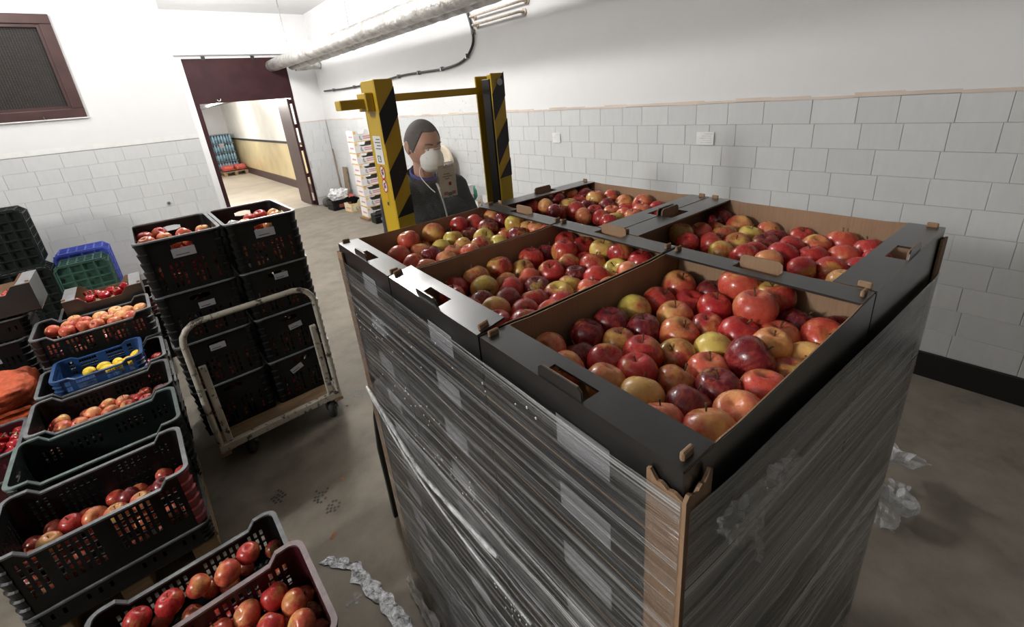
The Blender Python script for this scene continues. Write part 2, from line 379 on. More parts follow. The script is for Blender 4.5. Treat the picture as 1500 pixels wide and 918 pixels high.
b = MB(); b.bx(-9.1, -9, -9.2, YL+.14, 0, ZC); struct(b.obj('wall_far', M['darkwall']))
b = MB(); b.bx(-9, 3.7, -9.3, -9.2, 0, ZC); struct(b.obj('wall_rear', M['darkwall']))
b = MB(); b.bx(.82, XR, YD-.16, YD, 3.03, 3.26); struct(b.obj('trim_1', M['plaster']))
# painted stripe above the tiles
b = MB(); n = 60
for i in range(n):
    y0, y1 = -4.2+i*(YD+4.2)/n, -4.2+(i+1)*(YD+4.2)/n; k = 1.733+.003*math.sin(i*1.7)
    b.bx(XR-.004, XR+.004, y0, y1, k, k+.022+.006*math.sin(i*2.3))
struct(b.obj('trim_2', M['stripe']))
b = MB(); b.bx(-5, .82, YL-.004, YL+.004, 1.742, 1.80); struct(b.obj('trim_3', M['white']))
b = MB(); b.bx(2.95, XR-.004, YD-.004, YD+.004, 1.733, 1.752); struct(b.obj('trim_4', M['stripe']))
b = MB(); b.bx(XR-.018, XR+.006, -4.2, YD, 0, .168); struct(b.obj('baseboard_right', M['base']))
b = MB(); b.bx(-5, .82, YL-.012, YL+.006, 0, .10); struct(b.obj('baseboard_left', M['base']))

# glazed tiles, each one a piece
def tile_mesh(axis):
    W, H, D, c = 1.0, .1552, .006, .0018
    o = [(-.5, -H/2), (.5, -H/2), (.5, H/2), (-.5, H/2)]
    b = MB(); cs = .0075
    i_ = [(-.5+cs, -H/2+c), (.5-cs, -H/2+c), (.5-cs, H/2-c), (-.5+cs, H/2-c)]
    P = (lambda s, z, d: (-d, s, z)) if axis == 'x' else (lambda s, z, d: (s, -d, z))
    vs = [P(s, z, 0) for s, z in o]+[P(s, z, D-c) for s, z in o]+[P(s, z, D) for s, z in i_]
    fs = [(8, 9, 10, 11)]+[(k, (k+1) % 4, 4+(k+1) % 4, 4+k) for k in range(4)]+[(4+k, 4+(k+1) % 4, 8+(k+1) % 4, 8+k) for k in range(4)]
    if axis == 'x': fs = [tuple(reversed(f)) for f in fs]
    b.add(vs, fs); return b.mesh('tile', M['tile'])
TX, TY = tile_mesh('x'), tile_mesh('y')
rest = MB()
def tiles(parent, axis, s0, s1, fixed, seen, n0=0, zrow=.168, nrows=10):
    rng = random.Random(5+n0)
    cand = []
    for r in range(nrows):
        s = s0-rng.uniform(0, .25)
        while s < s1:
            wd = rng.choice((.2, .245, .25, .255, .295)); a, e = max(s, s0), min(s+wd-.002, s1); s += wd
            if e-a < .03: continue
            cand.append(((a+e)/2, zrow+.0785+r*.1565, e-a))
    vis = [c for c in cand if seen(c[0], c[1])]
    hid = [c for c in cand if not seen(c[0], c[1])]
    vis.sort(key=lambda c: (c[0]-.2)**2 if axis == 'x' else 0)
    hid += vis[290:]; vis = vis[:290]
    me = TX if axis == 'x' else TY
    for c in vis:
        o = mobj('tile', me, parent); o.scale = (1, c[2], 1) if axis == 'x' else (c[2], 1, 1)
        o.location = (fixed, c[0], c[1]) if axis == 'x' else (c[0], fixed, c[1])
        o.rotation_euler = (0, rng.uniform(-.006, .006), rng.uniform(-.004, .004)) if axis == 'x' else (rng.uniform(-.006, .006), 0, rng.uniform(-.004, .004))
    rb = MB()
    for c in hid:
        if axis == 'x': rb.bx(fixed-.005, fixed, c[0]-c[2]/2, c[0]+c[2]/2, c[1]-.077, c[1]+.077)
        else: rb.bx(c[0]-c[2]/2, c[0]+c[2]/2, fixed-.005, fixed, c[1]-.077, c[1]+.077)
    if hid: struct(rb.obj('tile_field', M['tile'], parent), 'stuff')
tiles(wall_r, 'x', -3.9, YD-.01, XR+.006, lambda y, z: -.95 < y < 9.9 and (y < .28 or z > .98+.028*y or y > 4.6) and not (3.4 < y < 5.6 and z < 1.0), 1)
tiles(wall_l, 'y', -2.6, .82, YL+.006, lambda x, z: x > -1.25 and z > .62, 2, .168, 10)
tiles(wall_b, 'y', 2.96, XR-.01, YD+.006, lambda x, z: True, 3)

# window high in the near wall
b = MB(); f = .095
b.bx(hx0, hx1, YL-.03, YL+.04, hz0, hz0+f); b.bx(hx0, hx1, YL-.03, YL+.04, hz1-f, hz1); b.bx(hx0, hx0+f, YL-.03, YL+.04, hz0+f, hz1-f); b.bx(hx1-f, hx1, YL-.03, YL+.04, hz0+f, hz1-f)
b2 = MB(); g = f+.03
win = struct(b.obj('window_1', M['brown2'])); bevel(win, .006)
b = MB()
for q in ((hx0+f, hx1-f, hz0+f, hz0+g), (hx0+f, hx1-f, hz1-g, hz1-f), (hx0+f, hx0+g, hz0+g, hz1-g), (hx1-g, hx1-f, hz0+g, hz1-g)): b.bx(q[0], q[1], YL-.012, YL+.03, q[2], q[3])
b.obj('inner_frame', M['brown2'], win)
b = MB(); b.bx(hx0+.02, hx1-.02, YL+.06, YL+.07, hz0+.02, hz1-.02); b.obj('pane', M['dark'], win)
b = MB(); zz = hz0+g; k = 0
while zz < hz1-g:
    b.bx(hx0+g, hx1-g, YL+.008, YL+.011, zz, zz+.0035); zz += .014
xx = hx0+g
while xx < hx1-g:
    b.bx(xx, xx+.0035, YL+.011, YL+.014, hz0+g, hz1-g); xx += .022
struct(b.obj('wire_screen', M['screen'], win), 'stuff')
b = MB(); b.bx(hx0-.03, hx1+.01, YL-.034, YL, hz0-.012, hz0); b.obj('sill', M['white'], win)
b = MB(); b.bx(-.52, -.512, YL-.05, YL-.03, hz0+.0, hz0+.03); b.obj('latch', M['steel'], win)

# doorway with the brown upper panel and its open leaf
b = MB(); b.bx(1.245, 2.95, YD+.01, YD+.05, 2.232, 2.985); door = struct(b.obj('door_1', M['brown'])); bevel(door, .004)
b = MB(); b.bx(1.245, 1.315, YD+.012, YD+.12, 0, 2.232); b.obj('frame_post', M['brown'], door)
b = MB(); b.prism([(2.912+a, b_) for a, b_ in ((0, YD+.03), (.045, YD+.03), (.045, YD+.10), (0, YD+.10))], 2, 0, 2.232)
b.obj('frame_post', M['brown'], door)
b = MB(); b.bx(2.835, 2.878, YD+.11, YD+.88, .02, 2.22); lf = b.obj('door_leaf', M['brown2'], door); bevel(lf, .004)
b = MB()
for z0, z1 in ((.02, .10), (.62, .70), (1.18, 1.26), (1.64, 1.72), (2.12, 2.2)): b.bx(2.86, 2.915, YD+.075, YD+.115, z0, z1)
b.obj('hinge_strap', M['brown'], door)
b = MB(); pts = [(1.64+.028*math.cos(t*.35), YD-.006, 2.29+.028*math.sin(t*.35)) for t in range(9, 20)]; b.tube(pts, .006, 6); b.obj('pull_ring', M['white'], door)
for x in (1.58, 2.38):
    b = MB(); b.bx(x-.03, x+.03, YD-.012, YD+.02, 2.96, 3.02); b.obj('bracket', M['dark'], door)

# corridor beyond the doorway
b = MB(); b.bx(3.40, 3.52, YD+.13, 21, .22, 1.19); b.bx(3.40, 3.52, YD+.13, 21, 1.25, 2.62, 1); b.bx(3.385, 3.52, YD+.13, 21, 1.19, 1.25, 2); b.bx(3.37, 3.52, YD+.13, 21, 0, .22, 3)
struct(b.obj('wall_corridor', [M['cream'], simple('pale_cream_wall', (.80, .79, .74), .3, .06, 2), M['dark'], M['brown2']]))
b = MB(); b.bx(.8, .92, YD+.13, 21, 0, 2.62); struct(b.obj('wall_corridor', M['plaster']))
b = MB(); b.bx(.8, 3.52, 21, 21.12, 0, 2.62); struct(b.obj('wall_corridor', M['plaster']))
b = MB(); b.bx(.8, 3.52, YD+.13, 21.1, 2.62, 2.7); struct(b.obj('ceiling', M['plaster']))
b = MB(); b.tube([(2.35, 10.6, 2.36), (2.5, 20.9, 2.36)], .05, 8); tag(b.obj('ceiling_pipe', M['steel']), 'dark pipe running under the corridor ceiling beyond the doorway', 'pipe')
b = MB(); b.bx(2.50, 2.54, 19.4, 19.44, 0, 2.62); struct(b.obj('column', M['dark']))

# foil pipes, cable and brackets along the big wall
def wobble_pipe(pts, r, seed):
    out = []; rs = []
    for i in range(len(pts)-1):
        a, e = Vector(pts[i]), Vector(pts[i+1]); n = max(2, int((e-a).length/.05))
        for k in range(n):
            out.append(a.lerp(e, k/n)); rs.append(r*(1+.10*noise.noise(Vector((seed, len(out)*.37, 0)))))
    out.append(Vector(pts[-1])); rs.append(r); return out, rs
b = MB(); p, rs = wobble_pipe([(2.67, YD-.01, 2.83), (2.66, 4.0, 2.80), (2.65, -.5, 2.78)], .105, 1); b.tube(p, rs, 20); t1 = b.obj('insulated_pipe', M['foil'])
tag(t1, 'silver foil lagged pipe above, ending at the brown door panel', 'pipe', 'foil pipes')
b = MB(); p, rs = wobble_pipe([(XR-.02, YD-.36, 2.80), (3.0, YD-.36, 2.78)], .085, 2); b.tube(p, rs, 18)
p, rs = wobble_pipe([(2.97, YD-.30, 2.80), (2.93, 4, 2.80), (2.90, -.5, 2.80)], .085, 3); b.tube(p, rs, 18); t2 = b.obj('insulated_pipe', M['foil'])
tag(t2, 'lower foil lagged pipe turning into the wall corner behind the first', 'pipe', 'foil pipes')
for i, (x, y) in enumerate(((2.70, 8.9), (2.70, 6.2))):
    b = MB(); b.tube([(x, y, 2.9), (x, y, ZC)], .008, 6); b.obj('hanger_rod', M['steel'], t1)
cb = thing('power_cable', 'black cable clipped along the white wall, rising to the pipe', 'cable')
pts = [(XR-.03, 9.7, 2.30), (XR-.03, 8.6, 2.28), (XR-.03, 7.4, 2.285), (XR-.03, 6.4, 2.32), (XR-.03, 5.8, 2.315), (XR-.03, 5.2, 2.31), (XR-.03, 4.8, 2.36), (XR-.03, 4.60, 2.48), (XR-.03, 4.55, 2.62), (XR-.03, 4.62, 2.86), (XR-.05, 4.66, 2.96)]
def smooth(pts, k=4):
    P = [Vector(p) for p in pts]; out = []
    for i in range(len(P)-1):
        p0, p1, p2, p3 = P[max(i-1, 0)], P[i], P[i+1], P[min(i+2, len(P)-1)]
        for j in range(k):
            t = j/k; out.append(.5*((2*p1)+(p2-p0)*t+(2*p0-5*p1+4*p2-p3)*t*t+(3*p1-p0-3*p2+p3)*t**3))
    return out+[P[-1]]
b = MB(); b.tube(smooth(pts), .016, 8); b.obj('cable_run', M['cable'], cb)
for y, z in ((9.2, 2.29), (8.2, 2.28), (7.2, 2.29), (6.5, 2.315), (5.9, 2.315), (5.3, 2.31), (4.72, 2.40), (4.55, 2.64)):
    b = MB(); b.bx(XR-.05, XR, y-.012, y+.012, z-.024, z+.03); b.obj('cable_clip', M['steel'], cb)
for i, (z, y0, y1) in enumerate(((2.79, 4.52, 3.64), (2.70, 4.49, 3.69))):
    br = thing('wall_rail', ('upper' if i == 0 else 'lower')+' short rusty tube rail fixed high on the white wall', 'rail', (XR, y0, z), 0, 'short tube rails on the wall')
    b = MB(); b.tube([(0, 0, 0), (-.07, 0, 0), (-.07, y1-y0, 0), (0, y1-y0, 0)], .013, 8); b.obj('tube', M['rail'], br)
    for yy in (0, y1-y0):
        b = MB(); b.cyl((0, yy, 0), (-.012, yy, 0), .035, 12); b.obj('flange', M['rail'], br)
def sheet(name, label, y0, y1, z0, z1):
    o = thing(name, label, 'notice', (XR-.004, (y0+y1)/2, (z0+z1)/2))
    b = MB(); h, v_ = (y1-y0)/2, (z1-z0)/2
    b.grid(6, 4, lambda s, t: (-.003-.004*abs(math.sin(s*5+t*3)), h*(2*s-1), v_*(2*t-1))); b.obj('sheet', M['white'], o)
    b = MB()
    for k in range(5):
        zz = v_*.7-k*v_*.33; b.bx(-.0088, -.0078, -h*.75, h*(.1+.12*((k*7) % 5)), zz-.0025, zz+.0025)
    b.obj('print', simple('faint_print', (.62, .62, .64), .8), o)
sheet('paper_notice', 'small white paper notice stuck on the tiles near the pallet centre', 1.65, 1.79, 1.425, 1.525)
sheet('paper_notice', 'smaller white paper notice on the tiles, beside the yellow mast', 3.27, 3.38, 1.41, 1.51)
sb = MB(); sb.tube([(0, 0, 0), (0, -.02, 0), (0, -.035, 0)], [.02, .02, .012], 12); o = sb.obj('wall_stud', M['steel']); o.location = (.28, YL, .994); tag(o, 'small rusty stud in the grey tiled wall behind the cart crates', 'stud')

# ------------------------------------------------------------------ the pallet of apples
PN, PT, ZT = Vector((.3484, .1702, 0)), -.0643, 1.5454
PR = Matrix.Rotation(PT, 3, 'Z')
def PL(x, y, z): return PN+PR @ Vector((x, y, z))
pal = thing('wooden_pallet', 'wooden pallet under the film wrapped apple load', 'pallet', PN, PT)
def pallet_parts(root, X, Y, along='y'):
    def B(name, *a):
        b = MB(); b.bx(*a); bevel(b.obj(name, M['pallet'], root), .003, 1)
    n = 5; wd = .12
    if along == 'y':   # deck boards run along y
        for k in range(n): c = wd/2+k*(X-wd)/(n-1); B('deck_board', c-wd/2+.004, c+wd/2-.004, 0, Y, .122, .144)
        for k in range(3): c = .06+k*(Y-.12)/2; B('cross_board', 0, X, c-.06, c+.06, .10, .122)
        for k in range(3):
            c = .06+k*(X-.12)/2; B('base_board', c-.05, c+.05, 0, Y, 0, .02)
            for j in range(3): d = .07+j*(Y-.14)/2; B('block', c-.05, c+.05, d-.07, d+.07, .02, .10)
    else:
        for k in range(7): c = wd/2+k*(Y-wd)/6; B('deck_board', 0, X, c-wd/2+.004, c+wd/2-.004, .122, .144)
        for k in range(3): c = .06+k*(X-.12)/2; B('cross_board', c-.06, c+.06, 0, Y, .10, .122)
        for k in range(3):
            c = .06+k*(X-.12)/2; B('base_board', c-.05, c+.05, 0, Y, 0, .02)
            for j in range(3): d = .07+j*(Y-.14)/2; B('block', c-.05, c+.05, d-.07, d+.07, .02, .10)
pallet_parts(pal, 1.095, 1.2)
NL = 11; CH = (ZT-.144)/NL
def make_carton(L, W, flapw, label, group):
    """open fruit carton, L between the flapped ends (local x), W across"""
    h = CH-.002; l, w_ = L/2-.002, W/2-.0025; t = .0035
    root = thing('fruit_carton', label, 'carton', (0, 0, 0), 0, group)
    b = MB(); b.bx(-l, l, -w_, w_, 0, .004); b.obj('tray_floor', M['kraft'], root)
    d = .003
    prof = [(-l, .004), (l, .004), (l, h), (l-.075, h), (l-.115, h-d), (-l+.115, h-d), (-l+.075, h), (-l, h)]
    pk = [(x, z+(.0012 if z > .05 else 0)) for x, z in prof]
    for sgn in (-1, 1):
        b = MB(); b.prism(prof, 1, sgn*(w_-.0015), sgn*w_, 0)
        b.prism([(max(-l+.003, min(l-.003, x)), z) for x, z in pk], 1, sgn*(w_-t), sgn*(w_-.0015), 1)
        b.obj('side_wall', [M['black'], M['kraft']], root)
    for sgn in (-1, 1):
        b = MB(); b.bx(min(sgn*l, sgn*(l-.0015)), max(sgn*l, sgn*(l-.0015)), -w_+.001, w_-.001, .004, h-.002); x0, x1 = sorted((sgn*(l-.0015), sgn*(l-t)))
        b.bx(x0, x1, -w_+t, w_-t, .004, h-.004, 1); ew = b.obj('end_wall', [M['black'], M['kraft']], root)
        if sgn < 0:
            b = MB(); lw, lh = .10, .052
            b.grid(4, 2, lambda s, q: (-l-.0012, -.045-lw/2+s*lw, h*.5-lh/2-.004+q*lh), 0)
            b.obj('paper_label', M['label'], ew)
    for sgn in (-1, 1):   # flat flap folded over the end, with hand hole and standing tab
        x1_, x0_ = sgn*l, sgn*(l-flapw); S = lambda a, z: (a, z)
        hole = [(-.045, .045, min(abs(x1_), abs(x0_))+flapw*.40, abs(x1_)-.004)]
        def place(s, q, dz): return (sgn*q, s, h-.002+dz)
        b = MB(); b.slotwall([-w_+.002, w_-.002], hole, l-flapw, lambda s: l, place, .0045, 0)
        fl = b.obj('end_flap', M['black'], root)
        b = MB(); xx = sgn*(l-.005)
        b.prism([(-.045, h-.006), (.045, h-.006), (.043, h+.016), (.036, h+.022), (-.036, h+.022), (-.043, h+.016)], 0, xx-.0022, xx, 0)
        b.prism([(-.044, h-.006), (.044, h-.006), (.042, h+.0155), (.035, h+.0215), (-.035, h+.0215), (-.042, h+.0155)], 0, xx, xx+.0022, 1)
        b.obj('hand_tab', [M['kraft'], M['black']] if sgn > 0 else [M['black'], M['kraft']], fl)
        for s2 in (-1, 1):
            b = MB(); c = (sgn*(l-.022), s2*(w_-.012)); b.box((c[0], c[1], h+.006), (.022, .006, .014)); bevel(b.obj('corner_tab', M['kraft'], fl), .002, 1)
    return root
SPOT = {'near': (0, .2, 'A'), 'middle': (0, .6, 'A'), 'far': (0, 1.0, 'A'), 'side': (.8475, .3, 'B'), 'rear': (.8475, .9, 'B')}
protoA = make_carton(.6, .4, .062, '', '')
protoB = make_carton(.6, .495, .070, '', '')
TOPL = {'near': 'open black apple carton at the near corner of the pallet load', 'middle': 'open black apple carton in the middle of the three along the film face',
        'far': 'open black apple carton beside the yellow striped post', 'side': 'open black apple carton facing the tiled wall, nearer one', 'rear': 'open black apple carton facing the tiled wall, farther one'}
WHERE = {'near': 'near film corner', 'middle': 'middle of the film face', 'far': 'yellow mast corner', 'side': 'wall side, near', 'rear': 'wall side, far'}
used = {'A': False, 'B': False}
def layer_word(k): return 'bottom' if k == 0 else ORD[k]
for k in range(NL-1, -1, -1):
    for nm, (x, y, ty) in SPOT.items():
        p = protoA if ty == 'A' else protoB
        xx = .3 if ty == 'A' else x
        z = .144+k*CH
        loc = PL(xx, y, z); rz = PT if ty == 'A' else PT-math.pi/2
        lab = TOPL[nm] if k == NL-1 else f'closed in black carton under film, {layer_word(k)} layer from below, {WHERE[nm]}'
        if k == NL-1:
            if not used[ty]:
                used[ty] = True; o = p; o.location = loc; o.rotation_euler = (0, 0, rz)
            else: o = dup(p, loc, rz)
            o['group'] = 'open apple cartons on top of the pallet'
        else:
            o = dup(p, loc, rz, skip=('hand_tab', 'corner_tab')); o['group'] = 'stacked cartons under the film'
        o['label'] = lab
        if k == NL-1 and nm == 'middle':   # inner edge of this flap tilted up to catch the lamp as glare
            fl_ = [c_ for c_ in o.children if c_.name.startswith('end_flap')][0]
            piv = Matrix.Translation((-.298, 0, CH-.002)); fl_.matrix_basis = piv @ Matrix.Rotation(math.radians(-11), 4, 'Y') @ piv.inverted()

# apples: x, y, z in mm on the pallet, radius in 0.1 mm, tone
APPLES={
'front':"360,128,1479,316,O 301,114,1472,315,P 326,172,1455,315,D 358,225,1469,342,D 356,295,1471,358,D 357,373,1469,347,G 344,443,1466,357,R 354,534,1472,381,O 297,325,1465,329,D 303,257,1460,327,M 268,177,1472,317,R 227,131,1473,322,P 208,190,1474,320,R 239,246,1470,347,R 165,144,1471,336,W 157,226,1458,345,M 203,299,1457,334,M 282,411,1462,361,O 238,356,1462,364,Q 297,493,1459,351,R 285,559,1466,333,D 235,479,1475,332,R 215,420,1458,343,R 164,352,1464,334,Y 138,292,1459,347,P 95,245,1470,335,D 107,180,1464,354,D 108,116,1473,315,P 50,141,1481,348,Q 222,553,1505,391,O 186,518,1459,349,D 153,479,1505,379,Q 149,555,1503,365,M 98,536,1461,370,D 150,416,1473,355,R 100,464,1462,376,P 88,403,1484,315,O 94,337,1486,369,D 40,560,1463,315,D 43,498,1477,351,Q 41,435,1461,326,W 42,370,1458,341,M 46,290,1471,348,Q 43,207,1476,345,P",
'middle':"757,156,1467,352,R 706,118,1477,315,R 756,224,1478,360,M 757,300,1484,352,M 691,203,1476,352,M 701,280,1458,327,M 728,357,1465,331,M 757,414,1480,348,R 662,327,1468,315,P 643,252,1469,355,R 596,207,1472,320,D 640,163,1467,320,D 612,109,1477,316,Q 565,152,1475,342,W 513,116,1477,315,R 515,195,1473,334,R 465,155,1481,334,R 549,251,1467,350,M 603,305,1466,336,D 756,556,1491,355,R 761,482,1473,315,D 700,493,1491,360,R 690,559,1489,333,R 613,558,1498,343,Y 548,558,1505,342,M 648,521,1458,342,R 647,457,1472,340,M 643,389,1471,356,R 590,493,1476,360,M 522,510,1468,373,G 480,558,1492,341,R 440,512,1485,315,R 591,428,1463,321,D 529,442,1471,336,R 474,468,1459,315,R 440,455,1505,315,P 440,398,1484,315,R 560,376,1460,316,M 498,386,1466,330,P 536,317,1466,345,G 485,280,1472,315,R 460,225,1479,315,P 462,336,1472,315,P",
'far':"1150,214,1505,355,O 1160,179,1455,315,R 1104,153,1477,361,P 1157,261,1459,348,O 1155,308,1505,369,O 1094,222,1472,326,W 1029,229,1474,351,D 1019,164,1469,336,P 958,179,1470,320,P 1067,285,1472,346,Y 1091,346,1484,344,G 1154,365,1462,381,O 1159,414,1505,330,R 1155,479,1496,374,R 1028,349,1473,322,M 1003,292,1469,319,P 962,246,1473,315,P 1103,421,1476,328,D 949,325,1474,331,P 976,383,1477,327,G 1026,428,1477,369,G 1073,479,1492,368,D 1125,532,1464,348,D 1160,560,1505,315,O 1082,558,1505,343,D 1017,558,1505,335,G 1047,531,1458,345,R 926,501,1489,366,D 957,560,1488,321,W 899,560,1505,325,W 997,492,1467,315,P 840,560,1505,315,P 961,444,1473,315,Y",
'rear':"1160,751,1501,324,R 1106,782,1505,315,O 1157,815,1485,349,R 1147,879,1505,364,D 1158,968,1505,339,O 1159,1054,1500,331,O 1160,924,1462,315,O 1080,881,1490,361,M 1108,1011,1498,362,D 1087,948,1484,350,R 1023,929,1480,339,D 1013,857,1483,369,R 1037,993,1503,372,O 1007,1053,1496,340,O 1068,1054,1467,330,R 970,988,1476,363,D 941,1051,1482,362,O 964,906,1472,328,R 952,834,1478,315,P 907,879,1468,320,R 915,949,1467,337,P 894,1008,1468,315,R 852,947,1469,315,P 807,989,1481,338,P 844,1048,1490,390,O 776,1044,1484,315,R 824,829,1477,315,R 841,887,1469,315,Y 1039,768,1495,315,D 1067,818,1476,315,P 796,926,1479,315,P",
'side':"557,858,1478,354,M 531,928,1468,342,O 516,990,1464,320,M 536,1051,1482,361,D 466,1037,1472,386,O 464,945,1468,352,M 409,986,1465,355,Y 386,1055,1468,322,O 400,895,1465,367,M 460,860,1466,351,R 508,815,1471,315,R 341,1008,1463,348,D 341,938,1464,377,D 404,816,1466,315,Y 335,808,1471,347,R 336,871,1464,315,R 273,936,1473,339,R 294,1054,1467,334,R 233,990,1470,358,Q 267,868,1471,371,R 210,910,1466,364,R 193,1049,1474,380,Q 123,1025,1469,385,R 157,958,1463,377,Q 151,854,1466,355,R 108,905,1461,340,R 91,966,1472,315,R 109,802,1467,315,W 196,807,1472,318,R 271,802,1476,315,P",
}

TONE = {'R': ((.12, .12, .10), 'red'), 'D': ((.0, .85, .0), 'dark maroon'), 'O': ((.48, .05, .60), 'orange red'), 'P': ((.44, .0, .85), 'pinkish peach'), 'M': ((.50, .35, .15), 'red and yellow'),
        'Q': ((.34, .10, .5), 'red and orange'), 'W': ((.80, .1, .75), 'pale blushed'), 'Y': ((1., .1, .15), 'yellow green'), 'G': ((.80, .3, .1), 'green and red'), 'A': ((1., .0, 1.), 'pale apricot')}
def apple_profile():
    pr = []
    for i in range(19):
        t = math.pi*i/18          # 0 bottom .. pi top
        r = math.sin(t); z = -math.cos(t)
        rr = r*(1.0+.05*z); zz_ = z*.96
        zz_ -= (.30*math.exp(-(r/.30)**2) if z > 0 else -.16*math.exp(-(r/.24)**2))
        pr.append((max(rr, .0005), zz_))
    return pr
def apple_mesh(seed):
    rng = random.Random(seed); b = MB()
    ph = rng.uniform(0, 6); el = rng.uniform(.92, 1.08); tp = rng.uniform(-.06, .10); sk = rng.uniform(-.06, .06)
    def fn(q, t):
        k = 1+.018*math.cos(5*t+ph)*(1 if q.z < 0 else .4)+.022*math.cos(2*t+ph*2)
        return Vector((q.x*k*(1+tp*q.z)+sk*q.z, q.y*k*(1+tp*q.z), q.z*el))
    b.lathe(apple_profile(), 22, 0, fn=fn); return b.mesh('apple', M['apple'])
AM = [apple_mesh(s) for s in range(7)]
b = MB(); b.tube([(0, 0, .50), (.03, .01, .72), (.09, .03, .98), (.13, .05, 1.1)], [.035, .032, .04, .06], 6); STEM = b.mesh('stem', M['stem'])
b = MB()
for k in range(5):
    a = k*2*math.pi/5; b.tube([(.05*math.cos(a), .05*math.sin(a), -.72), (.12*math.cos(a), .12*math.sin(a), -.80), (.10*math.cos(a+.4), .10*math.sin(a+.4), -.86)], [.05, .04, .015], 5)
CALYX = b.mesh('calyx', M['calyx'])
arng = random.Random(11)
def put_apple(p, r, tone, label, group, parts=True, tilt=None):
    o = mobj('apple', AM[arng.randrange(7)]); o.location = p; o.scale = (r*.985,)*3
    if tilt is None:
        tilt = abs(arng.gauss(0, .75)); tilt = min(tilt, 1.9)
    az = arng.uniform(0, 6.28)
    o.rotation_euler = (Matrix.Rotation(az, 3, 'Z') @ Matrix.Rotation(tilt, 3, 'X') @ Matrix.Rotation(arng.uniform(0, 6.28), 3, 'Z')).to_euler()
    c = TONE[tone][0]; j = lambda v, s=.10: max(0, min(1, v+arng.uniform(-s, s)))
    o.color = (j(c[0]), j(c[1]), j(c[2]), 1)
    tag(o, label, 'apple', group)
    if parts:
        if arng.random() < .72: mobj('stem', STEM, o)
        mobj('calyx', CALYX, o)
    return o
def rows_label(pts, nrow):
    """rank by distance from the viewer into rows, then from left to right"""
    order = sorted(range(len(pts)), key=lambda i: (Vector(pts[i])-Vector((0, 0, EYE))).dot(fw))
    per = math.ceil(len(pts)/nrow); lab = {}
    for r in range(nrow):
        row = sorted(order[r*per:(r+1)*per], key=lambda i: (Vector(pts[i])-Vector((0, 0, EYE))).dot(rt)/(Vector(pts[i])-Vector((0, 0, EYE))).dot(fw))
        for k, i in enumerate(row): lab[i] = (r, k)
    return lab
BOXNAME = {'front': 'near corner carton', 'middle': 'middle carton', 'far': 'mast side carton', 'side': 'nearer wall side carton', 'rear': 'farther wall side carton'}
hr = random.Random(4)
for key, s in APPLES.items():
    q = [e.split(',') for e in s.split()]
    pts = [PL(int(e[1])/1000, int(e[0])/1000, int(e[2])/1000) for e in q]
    lab = rows_label(pts, 4)
    for i, e in enumerate(q):
        r, k = lab[i]
        put_apple(pts[i], int(e[3])/10000*1.07, e[4], f'{TONE[e[4]][1]} apple, {ORD[k]} from left in {ORD[r]} row of the {BOXNAME[key]}', 'apples in the '+BOXNAME[key])
# cardboard edge protectors on the four corners of the load
def corner_board(x, y, sx, sy, label, torn):
    o = thing('corner_board', label, 'cardboard edge', PL(x, y, 0), PT, 'cardboard edge protectors')
    wd, t = .045, .0045
    for ax in (0, 1):
        b = MB(); n = 10; top = [1.524+torn*1.3*noise.noise(Vector((i*.38, ax*3.1+x, y)))-torn*.9*(1-i/n)+.0015*math.sin(i*5.1) for i in range(n+1)]
        o0 = -.0055 if ax == 0 else -.001; pts = [(o0, .15), (wd, .15)]+[(o0+(wd-o0)*i/n, top[i]) for i in range(n, -1, -1)]
        if ax == 0: b.prism([(sx*p, z) for p, z in pts], 1, -sy*.001, -sy*(.001+t))
        else: b.prism([(sy*p, z) for p, z in pts], 0, -sx*.001, -sx*(.001+t))
        b.obj('board_face', M['kraft'], o)
    return o
corner_board(0, 0, 1, 1, 'torn topped brown cardboard edge at the near corner of the load', .011)
corner_board(0, 1.2, 1, -1, 'brown cardboard edge strip by the grey floor, end near the cart', .004)
corner_board(1.095, 0, -1, 1, 'brown cardboard edge strip at the corner towards the dark skirting', .004)
corner_board(1.095, 1.2, -1, -1, 'brown cardboard edge strip at the hidden far corner of the load', .004)

# stretch film
film = thing('stretch_wrap', 'clear streaked stretch film wound around the black apple cartons', 'film', PN, PT)
def film_panel(p0, p1, out, ktop, kbot, ztop0, ztop1, rev, bulge=.008, mat=None):
    p0, p1, out = Vector(p0), Vector(p1), Vector(out); Ls = (p1-p0).length; nu, nv = 40, 60
    uv = []
    vs = []; fs = []
    for j in range(nv+1):
        for i in range(nu+1):
            s = i/nu; zt = ztop0+(ztop1-ztop0)*s; z = .05+(zt-.05)*j/nv
            k = kbot+(ktop-kbot)*(j/nv)
            sd = s*Ls; vv = z-k*(sd if not rev else -(Ls-sd))
            d = bulge*(.35+.3*math.sin(math.pi*s)*0+.55*noise.noise(Vector((sd*1.2, vv*22, out.x*5)))+.4*noise.noise(Vector((sd*2.2, vv*70, 3))))
            d *= min(1, 12*min(s, 1-s)+.15)
            q = p0.lerp(p1, s)+out*(.007+max(-.0005, d)); vs.append((q.x, q.y, z)); uv.append((sd*.6, vv*.6))
    for j in range(nv):
        for i in range(nu): a = j*(nu+1)+i; fs.append((a, a+1, a+nu+2, a+nu+1))
    me = bpy.data.meshes.new('film_panel'); me.from_pydata(vs, [], fs); me.materials.append(M['film' if mat is None else mat])
    me.polygons.foreach_set('use_smooth', [True]*len(fs))
    ul = me.uv_layers.new(name='UVMap')
    for lp in me.loops: ul.data[lp.index].uv = uv[lp.vertex_index]
    return mobj('film_panel', me, film)
film_panel((0, 1.2, 0), (0, 0, 0), (-1, 0, 0), -.02, .42, 1.502, 1.512, False)
film_panel((0, 0, 0), (1.095, 0, 0), (0, -1, 0), -.08, -.36, 1.500, 1.432, False, .008, 'film2')
